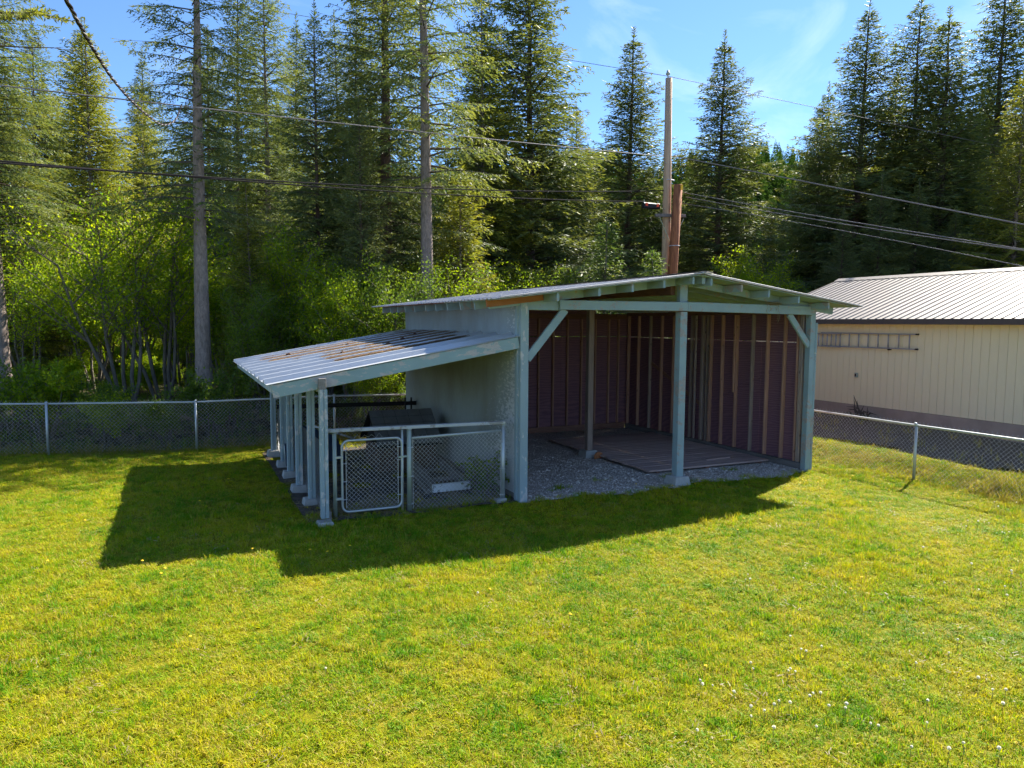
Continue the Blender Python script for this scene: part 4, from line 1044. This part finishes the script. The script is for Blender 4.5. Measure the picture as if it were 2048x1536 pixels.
# ------------------------------------------------------------------ hillside far behind
hc = PX(1800, 655, 300)
def hill_z(x, y):
    v = Vector((x, y, 0))-Vector((CAM.x, CAM.y, 0)); dpt = v.dot(Vector((FW.x, FW.y, 0)).normalized()); lat = v.dot(Vector((RT.x, RT.y, 0)).normalized())
    k = lat/max(1, dpt)
    top = .218+.04*sstep(.35, .75, k)+.012*math.sin(k*23)+.006*math.sin(k*61)
    return -4+dpt*top*sstep(120, 300, dpt)*(.6+.4*sstep(-1.2, .3, k))
hx = [-420+i*14 for i in range(80)]; hy = [60+i*14 for i in range(40)]
def hill_keep(x, y):
    v = Vector((x, y, 0))-Vector((CAM.x, CAM.y, 0)); dpt = v.dot(Vector((FW.x, FW.y, 0)).normalized()); return 118 < dpt < 330
ho = grid('hill', hx, hy, MT['hillsoil'], 0, hill_keep, fz=hill_z)

# ------------------------------------------------------------------ scattering (grass and other uncountable stuff)
SRC = {}
def source(name, meshes):
    c = bpy.data.collections.new(name)
    for i, me in enumerate(meshes): c.objects.link(bpy.data.objects.new(f'{name}_{chr(97+i)}', me))
    SRC[name] = c; return c
def scatter(name, pts, rot, scl, idx, coll, label, cat, m=None):
    me = bpy.data.meshes.new(name); n = len(pts); me.vertices.add(n)
    me.vertices.foreach_set('co', np.ascontiguousarray(pts, np.float32).ravel())
    for an, ty, key, val in (('rot', 'FLOAT_VECTOR', 'vector', rot), ('scl', 'FLOAT_VECTOR', 'vector', scl), ('idx', 'INT', 'value', idx)):
        a = me.attributes.new(an, ty, 'POINT'); a.data.foreach_set(key, np.ascontiguousarray(val, np.int32 if ty == 'INT' else np.float32).ravel())
    o = link(bpy.data.objects.new(name, me)); tag(o, label, cat, None, 'stuff')
    ng = bpy.data.node_groups.new(name+'_scatter', 'GeometryNodeTree')
    ng.interface.new_socket('Geometry', in_out='INPUT', socket_type='NodeSocketGeometry'); ng.interface.new_socket('Geometry', in_out='OUTPUT', socket_type='NodeSocketGeometry')
    N = ng.nodes.new; gi, go = N('NodeGroupInput'), N('NodeGroupOutput'); ip = N('GeometryNodeInstanceOnPoints'); ci = N('GeometryNodeCollectionInfo')
    ci.inputs[0].default_value = coll; ci.inputs['Separate Children'].default_value = True; ci.inputs['Reset Children'].default_value = True
    ip.inputs['Pick Instance'].default_value = True
    L = ng.links.new
    def na(nm, ty):
        x = N('GeometryNodeInputNamedAttribute'); x.data_type = ty; x.inputs['Name'].default_value = nm; return [s for s in x.outputs if s.enabled][0]
    L(gi.outputs[0], ip.inputs['Points']); L(ci.outputs[0], ip.inputs['Instance'])
    L(na('rot', 'FLOAT_VECTOR'), ip.inputs['Rotation']); L(na('scl', 'FLOAT_VECTOR'), ip.inputs['Scale']); L(na('idx', 'INT'), ip.inputs['Instance Index'])
    L(ip.outputs[0], go.inputs[0]); md = o.modifiers.new('scatter', 'NODES'); md.node_group = ng
    return o
def clump(name, nb, rad, h, w, m, seed, flat=.35):
    g = np.random.default_rng(seed); V = []; Q = []; VAR = []
    for i in range(nb):
        r_ = rad*math.sqrt(g.random()); a = g.uniform(0, 6.28); b0 = np.array([r_*math.cos(a), r_*math.sin(a), -.01])
        az = g.uniform(0, 6.28); hh = h*g.uniform(.5, 1.25); ln = hh*flat*g.uniform(.3, 2.0); dv = np.array([math.cos(az), math.sin(az), 0]); sd_ = np.array([-dv[1], dv[0], 0])*w/2*g.uniform(.7, 1.3)
        p1 = b0+dv*ln*.3+np.array([0, 0, hh*.6]); p2 = b0+dv*ln+np.array([0, 0, hh*(1 if ln < hh else .7)])
        k = len(V); V += [b0-sd_, b0+sd_, p1+sd_*.85, p1-sd_*.85, p2+sd_*.12, p2-sd_*.12]; Q += [(k, k+1, k+2, k+3), (k+3, k+2, k+4, k+5)]; v_ = g.random(); VAR += [v_, v_]
    return np_mesh(name, np.array(V), np.array(Q), m, np.array(VAR))
def flat_needles(name, n, rad, l, w, m, seed):
    g = np.random.default_rng(seed); V = []; Q = []; VAR = []
    for i in range(n):
        r_ = rad*math.sqrt(g.random()); a = g.uniform(0, 6.28); c = np.array([r_*math.cos(a), r_*math.sin(a), g.uniform(.0, .018)]); az = g.uniform(0, 6.28)
        d_ = np.array([math.cos(az), math.sin(az), g.uniform(-.15, .25)])*l*g.uniform(.5, 1.2)/2; s_ = np.array([-math.sin(az), math.cos(az), 0])*w/2
        k = len(V); V += [c-d_-s_, c-d_+s_, c+d_+s_, c+d_-s_]; Q.append((k, k+1, k+2, k+3)); VAR.append(g.random())
    return np_mesh(name, np.array(V), np.array(Q), m, np.array(VAR))
G = np.random.default_rng(77)
def in_view(x, y, mx=.86, near=2.4):
    dx, dy = x-CAM.x, y-CAM.y; f = Vector((FW.x, FW.y)).normalized(); r_ = Vector((RT.x, RT.y)).normalized()
    dp = dx*f.x+dy*f.y; la = dx*r_.x+dy*r_.y; return dp > near and abs(la) < dp*mx+1.2, dp
def lawn_points(dens_near, dens_far, ok):
    P = []; n = int(36*26*dens_near); xs = G.uniform(-26, 10, n); ys = G.uniform(-10, 10.5, n); u = G.random(n)
    for x, y, q_ in zip(xs, ys, u):
        v, dp = in_view(x, y)
        if not v or not ok(x, y): continue
        k = 1 if dp < 9 else max(dens_far/dens_near, 1-(dp-9)/9)
        if q_ < k: P.append((x, y, hz(x, y)))
    return np.array(P)
source('grass_clumps', [clump('grass_clump', 26, .085, .042, .0055, MT['blade'], s, .9) for s in (1, 2, 3, 4, 5)]+[clump('grass_tuft', 26, .06, .075, .0055, MT['blade'], s, .6) for s in (6, 7)])
P = lawn_points(200, 80, on_lawn); n = len(P)
def pn(x, y): return .5+.25*np.sin(1.3*x+.7*y+np.sin(.9*y))+.25*np.sin(2.1*y-1.1*x+1.5*np.sin(.8*x))
hh = .62+.65*pn(P[:, 0], P[:, 1])*G.uniform(.6, 1.4, n)
idx = np.where(G.random(n) < .10, G.integers(5, 7, n), G.integers(0, 5, n))
rot = np.stack([G.normal(0, .12, n), G.normal(0, .12, n), G.uniform(0, 6.28, n)], 1)
scatter('lawn_grass', P, rot, np.stack([np.full(n, 1.), np.full(n, 1.), hh], 1), idx, SRC['grass_clumps'], 'short yellow-green grass covering the whole lawn', 'grass')
# dry grass along the side bank and fence foot
source('dry_clumps', [clump('dry_clump', 20, .08, .06, .005, MT['blade_dry'], s, .8) for s in (11, 12, 13)]+[clump('tall_dry_clump', 14, .07, .22, .005, MT['blade_dry'], s, .5) for s in (14, 15)])
D = []
for _ in range(9000):
    x, y = G.uniform(7.0, 9.4), G.uniform(-6, 6)
    if G.random() < math.exp(-((x-8.1)/.55)**2): D.append((x, y, hz(x, y), 0))
for _ in range(420):
    x, y = G.normal(7.95, .22), G.uniform(-6.5, -2.5); D.append((x, y, hz(x, y), 1))
for _ in range(1800):
    x = G.uniform(-14, 0); y = fence_y(x)+G.normal(.12, .22); D.append((x, y, hz(x, y), 0 if G.random() < .8 else 1))
for _ in range(240):
    x, y = G.uniform(-3.3, -.3), G.uniform(5.9, 7.4); D.append((x, y, hz(x, y), 0))
for _ in range(120):
    x, y = G.uniform(9, 11.6), G.uniform(-6, 6); D.append((x, y, hz(x, y), 1))
D = np.array(D); n = len(D)
scatter('dry_grass', D[:, :3], np.stack([G.normal(0, .2, n), G.normal(0, .2, n), G.uniform(0, 6.28, n)], 1), np.repeat(G.uniform(.6, 1.3, n)[:, None], 3, 1),
        np.where(D[:, 3] > .5, G.integers(3, 5, n), G.integers(0, 3, n)), SRC['dry_clumps'], 'dry tan grass along the fence feet and the bank', 'dry grass')
source('thatch_bits', [flat_needles('thatch_bit', 8, .09, .038, .005, MT['straw'], s) for s in (21, 22)]+[clump('rosette', 7, .03, .02, .014, MT['blade'], s, 2.0) for s in (23, 24)])
Tp = lawn_points(11, 4, on_lawn); n = len(Tp); kp = pn(Tp[:, 0]*1.7, Tp[:, 1]*1.7)*G.uniform(.4, 1.6, n) > .45; Tp = Tp[kp]; n = len(Tp); Tp[:, 2] += .018
scatter('lawn_thatch', Tp, np.stack([G.normal(0, .2, n), G.normal(0, .2, n), G.uniform(0, 6.28, n)], 1), np.repeat(G.uniform(.6, 1.4, n)[:, None], 3, 1), np.where(G.random(n) < .62, G.integers(0, 2, n), G.integers(2, 4, n)), SRC['thatch_bits'], 'dry thatch and small broad-leaved weeds in the lawn', 'thatch')
# green tufts at the gravel edge
E_ = []
for _ in range(260):
    x = G.uniform(.2, 6.4); y = gravel_edge(x)+G.normal(.02, .10); E_.append((x, y, .01))
for x, y in ((.9, .45), (1.1, .5), (2.0, .75), (3.4, .55), (3.6, .6), (4.9, .55)):
    for _ in range(9): E_.append((x+G.normal(0, .07), y+G.normal(0, .05), .015))
for _ in range(300):
    x, y = G.uniform(-3.3, -.1), abs(G.normal(0, .35)); E_.append((x, y, .01))
E_ = np.array(E_); n = len(E_)
scatter('edge_grass', E_, np.stack([G.normal(0, .2, n), G.normal(0, .2, n), G.uniform(0, 6.28, n)], 1), np.repeat(G.uniform(.5, 1.25, n)[:, None], 3, 1), G.integers(0, 7, n), SRC['grass_clumps'], 'ragged grass tufts along the gravel edge of the shed', 'grass')
# gravel stones
def stone(seed):
    g = np.random.default_rng(seed); q = MB(); V = []; 
    for k in range(3):
        for i in range(6):
            a = i*1.047+k*.5; rr_ = (.75, 1.0, .6)[k]*g.uniform(.8, 1.2); V.append((rr_*math.cos(a), rr_*.8*math.sin(a), (-.2, .2, .6)[k]))
    V.append((0, 0, .75)); F = [(k*6+i, k*6+(i+1) % 6, (k+1)*6+(i+1) % 6, (k+1)*6+i) for k in range(2) for i in range(6)]+[(12+i, 12+(i+1) % 6, 18) for i in range(6)]
    return q.add(V, F).mesh('pebble', MT['pebble'])
source('pebbles', [stone(s) for s in (1, 2, 3)])
S_ = []
while len(S_) < 15000:
    x, y = G.uniform(.1, 6.3), G.uniform(-.4, 5.5)
    if on_gravel(x, y) and G.random() < 1.15-y*.17 and not (3.15 < x < 6.25 and .85 < y < 4.8): S_.append((x, y, .022))
S_ = np.array(S_); n = len(S_)
scatter('loose_gravel', S_, np.stack([G.normal(0, .3, n), G.normal(0, .3, n), G.uniform(0, 6.28, n)], 1), np.repeat((.007*np.exp(G.normal(.25, .4, n)))[:, None], 3, 1), G.integers(0, 3, n), SRC['pebbles'], 'loose grey gravel on the shed floor', 'gravel')
# needle litter on the lean-to roof, straw in the pen
source('litter_patches', [flat_needles('litter_patch', 55, .12, .08, .011, MT['litter'], s) for s in (1, 2, 3)])
source('straw_patches', [flat_needles('straw_patch', 30, .16, .22, .006, MT['straw'], s) for s in (1, 2)])
Lp = []
for _ in range(4200):
    x = -G.uniform(.05, 3.4); y = 4.2+G.normal(0, .55)*(1.2 if x > -1.6 else .65)+(.1 if x > -1.6 else .25)-.55*(x+1.6)*.2
    rib = abs(((y+.08) % .655)-.33)
    if y < 6.3 and y > .6 and G.random() < (.85 if x > -2.6 else .35)*(1.0 if rib > .06 else .6): Lp.append((x, y, lz(x)+.034))
for _ in range(420):
    k = G.integers(0, 3); y = (2.05, 1.42, 2.7)[k]+G.normal(0, .05); x = -G.uniform(.4, 2.6); Lp.append((x, y, lz(x)+.034))
Lp = np.array(Lp); n = len(Lp); tilt = math.atan2(LZ0-LZ1, -LX)
scatter('needle_litter', Lp, np.stack([np.zeros(n), np.full(n, -tilt), np.zeros(n)], 1), np.repeat(G.uniform(.6, 1.2, n)[:, None], 3, 1), G.integers(0, 3, n), SRC['litter_patches'], 'brown fallen needles lying on the lean-to roof', 'needle litter')
St = [(G.uniform(-3.2, -.2), abs(G.normal(0, .5))+.1, .02) for _ in range(130)]+[(G.uniform(-3.2, -.1), G.uniform(.2, 6), .02) for _ in range(110)]
n = len(St); scatter('pen_straw', np.array(St), np.stack([G.normal(0, .1, n), G.normal(0, .1, n), G.uniform(0, 6.28, n)], 1), np.ones((n, 3)), G.integers(0, 2, n), SRC['straw_patches'], 'pale straw strewn over the pen floor', 'straw')
# forest floor litter behind the fence
source('floor_litter', [flat_needles('stick_patch', 30, .30, .35, .010, MT['straw'], s) for s in (5, 6)]+[clump('floor_weed', 16, .16, .22, .02, MT['leaf_dark'], s, 1.0) for s in (7, 8)])
Fl = []
for _ in range(2600):
    x = G.uniform(-16, 4); y = fence_y(x)+abs(G.normal(0, 3.2))+.1; Fl.append((x, y, hz(x, y)-.01))
Fl = np.array(Fl); n = len(Fl)
scatter('forest_litter', Fl, np.stack([G.normal(0, .15, n), G.normal(0, .15, n), G.uniform(0, 6.28, n)], 1), np.repeat(G.uniform(.6, 1.3, n)[:, None], 3, 1), np.where(G.random(n) < .6, G.integers(0, 2, n), G.integers(2, 4, n)), SRC['floor_litter'], 'dry sticks and weeds on the ground behind the boundary fence', 'forest litter')
source('ground_bushes', [SV['lowb'][0], SV['weed'][0]])
Cg = []
for _ in range(420):
    dpt = G.uniform(21.5, 42); k = G.uniform(-.78, -.12); v = CAM+Vector((FW.x, FW.y, 0)).normalized()*dpt+Vector((RT.x, RT.y, 0)).normalized()*(k*dpt); Cg.append((v.x, v.y, hz(v.x, v.y)-.03))
Cg = np.array(Cg); n = len(Cg)
scatter('clearing_growth', Cg, np.stack([np.zeros(n), np.zeros(n), G.uniform(0, 6.28, n)], 1), np.repeat(G.uniform(.25, .6, n)[:, None], 3, 1), G.integers(0, 2, n), SRC['ground_bushes'], 'bright low leafy growth covering the clearing behind the left fence', 'undergrowth')
# trees on the hillside, one mass
def mini(seed):
    g = np.random.default_rng(seed); V = []; VAR = []
    for i in range(260):
        z = g.random()**.8; r_ = (1-z)*.20+.01; a = g.uniform(0, 6.28); c = np.array([r_*.35*math.cos(a), r_*.35*math.sin(a), z])
        d_ = np.array([math.cos(a), math.sin(a), -.25])*r_*g.uniform(.6, 1.1); s_ = np.array([-math.sin(a), math.cos(a), 0])*.028
        V += [c, c+d_*.6+s_, c+d_, c+d_*.6-s_]; VAR.append(g.random())
    return np_mesh('hill_tree', np.array(V), np.arange(len(V)).reshape(-1, 4), MT['hilltree'], np.array(VAR))
source('hill_trees', [mini(s) for s in (1, 2, 3)])
Hp = []
while len(Hp) < 5200:
    dpt = G.uniform(150, 325); k = G.uniform(-.75, .85); v = CAM+Vector((FW.x, FW.y, 0)).normalized()*dpt+Vector((RT.x, RT.y, 0)).normalized()*(k*dpt)
    Hp.append((v.x, v.y, hill_z(v.x, v.y)-.5))
Hp = np.array(Hp); n = len(Hp); hs = G.uniform(7, 15, n)
scatter('hillside_wood', Hp, np.stack([np.zeros(n), np.zeros(n), G.uniform(0, 6.28, n)], 1), np.stack([hs, hs, hs], 1), G.integers(0, 3, n), SRC['hill_trees'], 'distant conifer wood covering the hillside', 'woodland')

# ------------------------------------------------------------------ pine cones and dandelions
cm = MB().tube([(0,0,0),(0,.015,.01),(0,.04,.015),(0,.07,.012),(0,.085,.01)], [.008,.022,.026,.018,.004], 8).mesh('pine_cone', MT['cone'], True)
for x, y in ((-.95, 3.2), (-1.45, 2.75), (-1.75, 4.5), (-.75, 4.9), (-2.9, 4.6), (-2.3, 2.65), (-.5, 3.9)):
    o = inst('pine_cone', cm, None, (x, y, lz(x)+.035), (0, 0, rt.uniform(0, 6)), (1.3, 1.3, 1.3)); tag(o, 'small brown pine cone lying on the lean-to roof', 'pine cone', 'pine cones on the lean-to roof')
def puff(seed):
    g = np.random.default_rng(seed); q = MB(); V = []
    n = 150
    for i in range(n):
        t = math.acos(1-2*(i+.5)/n); p = i*2.39996; d_ = Vector((math.sin(t)*math.cos(p), math.sin(t)*math.sin(p), math.cos(t))); x = d_.orthogonal().normalized()*.0032
        q.add([d_*.004-x*.2, d_*.004+x*.2, d_*.019+x, d_*.019-x], [(0, 1, 2, 3)]); y = d_.cross(x.normalized())*.0032
        q.add([d_*.017-y, d_*.017+x, d_*.020+y, d_*.020-x], [(0, 1, 2, 3)])
    return q.mesh('seed_head', MT['seed'])
pm = puff(1); sm = MB().tube([(0,0,-.02),(.006,.003,.05),(.002,.0,.105)], .0022, 5).mesh('stem', MT['stem'], True)
def disc():
    q = MB(); V = [(0,0,.008)]
    for k, (r_, z) in enumerate(((.008,.009),(.017,.002))):
        for i in range(14): a = i*.4488; rr_ = r_*(1 if i % 2 else .86); V.append((rr_*math.cos(a), rr_*math.sin(a), z))
    F = [(0, 1+i, 1+(i+1) % 14) for i in range(14)]+[(1+i, 15+i, 15+(i+1) % 14, 1+(i+1) % 14) for i in range(14)]
    return q.add(V, F).mesh('flower_head', MT['dand'])
ym = disc()
def gp(px, py):
    d_ = FW+RT*((px-1024)/FPX)+UP*((768-py)/FPX); t = -CAM.z/d_.z; return CAM+d_*t
def plant_dand(px, py, yellow):
    p = gp(px, py); p = Vector((p.x, p.y, hz(p.x, p.y)))
    if yellow: t = thing('dandelion_flower', p, 'yellow dandelion flower in the grass', 'dandelion', 'yellow dandelions in the lawn', rt.uniform(0, 6))
    else: t = thing('dandelion_clock', p, 'white dandelion seed head standing in the grass', 'dandelion', 'dandelion seed heads in the lawn', rt.uniform(0, 6))
    k = rt.uniform(.65, 1.1) if yellow else rt.uniform(.8, 1.15)
    inst('stem', sm, t, sc=(1, 1, k*(.75 if yellow else 1))); inst('flower_head' if yellow else 'seed_head', ym if yellow else pm, t, (.002, 0, .105*k*(.75 if yellow else 1)), (rt.uniform(-.3, .3), rt.uniform(-.3, .3), 0), (lambda q_: (q_, q_, q_))(rt.uniform(.38, .68) if not yellow else 1.1))
SEEDS = [(652,1365),(955,1208),(1495,1160),(1500,1171),(1490,1174),(1586,1172),(1690,1202),(1580,1293),(1602,1318),(1611,1318),(1642,1310),(1500,1347),(1506,1357),(1580,1358),(1576,1368),(1590,1370),(1399,1384),(1404,1394),(1425,1391),(1467,1409),(1618,1424),(1625,1411),(1639,1414),(1548,1435),(1557,1435),(1579,1438),(1656,1437),(1500,1442),(1527,1451),(1692,1440),(1690,1447),(1501,1465),(1631,1481),(1547,1490),(1739,1482),(1756,1479),(1853,1476),(1854,1433),(1822,1526),(1895,1533),(1924,1521),(1995,1529),(1831,1345),(1896,1326),(1914,1297),(1846,1287),(1942,1150),(1956,1203),(2022,1166),(2009,1196),(2012,1214),(2021,1165),(1935,1051),(1955,1057),(1932,1069),(1988,1014),(1996,1020),(2006,1068),(2008,1080),(2017,1079),(2003,1082),(2032,1016),(2005,1427),(1955,1376),(1984,1403),(2011,1403),(1888,1186),(1845,1112),(1393,1495)]
YELS = [(170,1052),(400,1013),(247,1018),(430,963),(150,930),(457,962),(505,1113),(322,1162),(330,1153),(620,1115),(655,1117),(1272,976),(1345,978),(1390,974),(1613,968),(1600,972),(1640,985),(1650,975),(1605,968),(1635,970),(1615,962),(1665,1010),(1760,1010),(1740,1010),(1700,965),(1705,960),(1700,972),(1832,965),(1820,968),(1520,1050),(1487,1052),(1475,1072),(1140,1240),(980,1190),(1700,1185),(1722,1165),(1410,1345),(1920,985),(1945,985),(1640,960),(700,1105),(285,1135),(95,1130),(380,1290)]
for a, b_ in SEEDS: plant_dand(a, b_, False)
for a, b_ in YELS: plant_dand(a, b_, True)
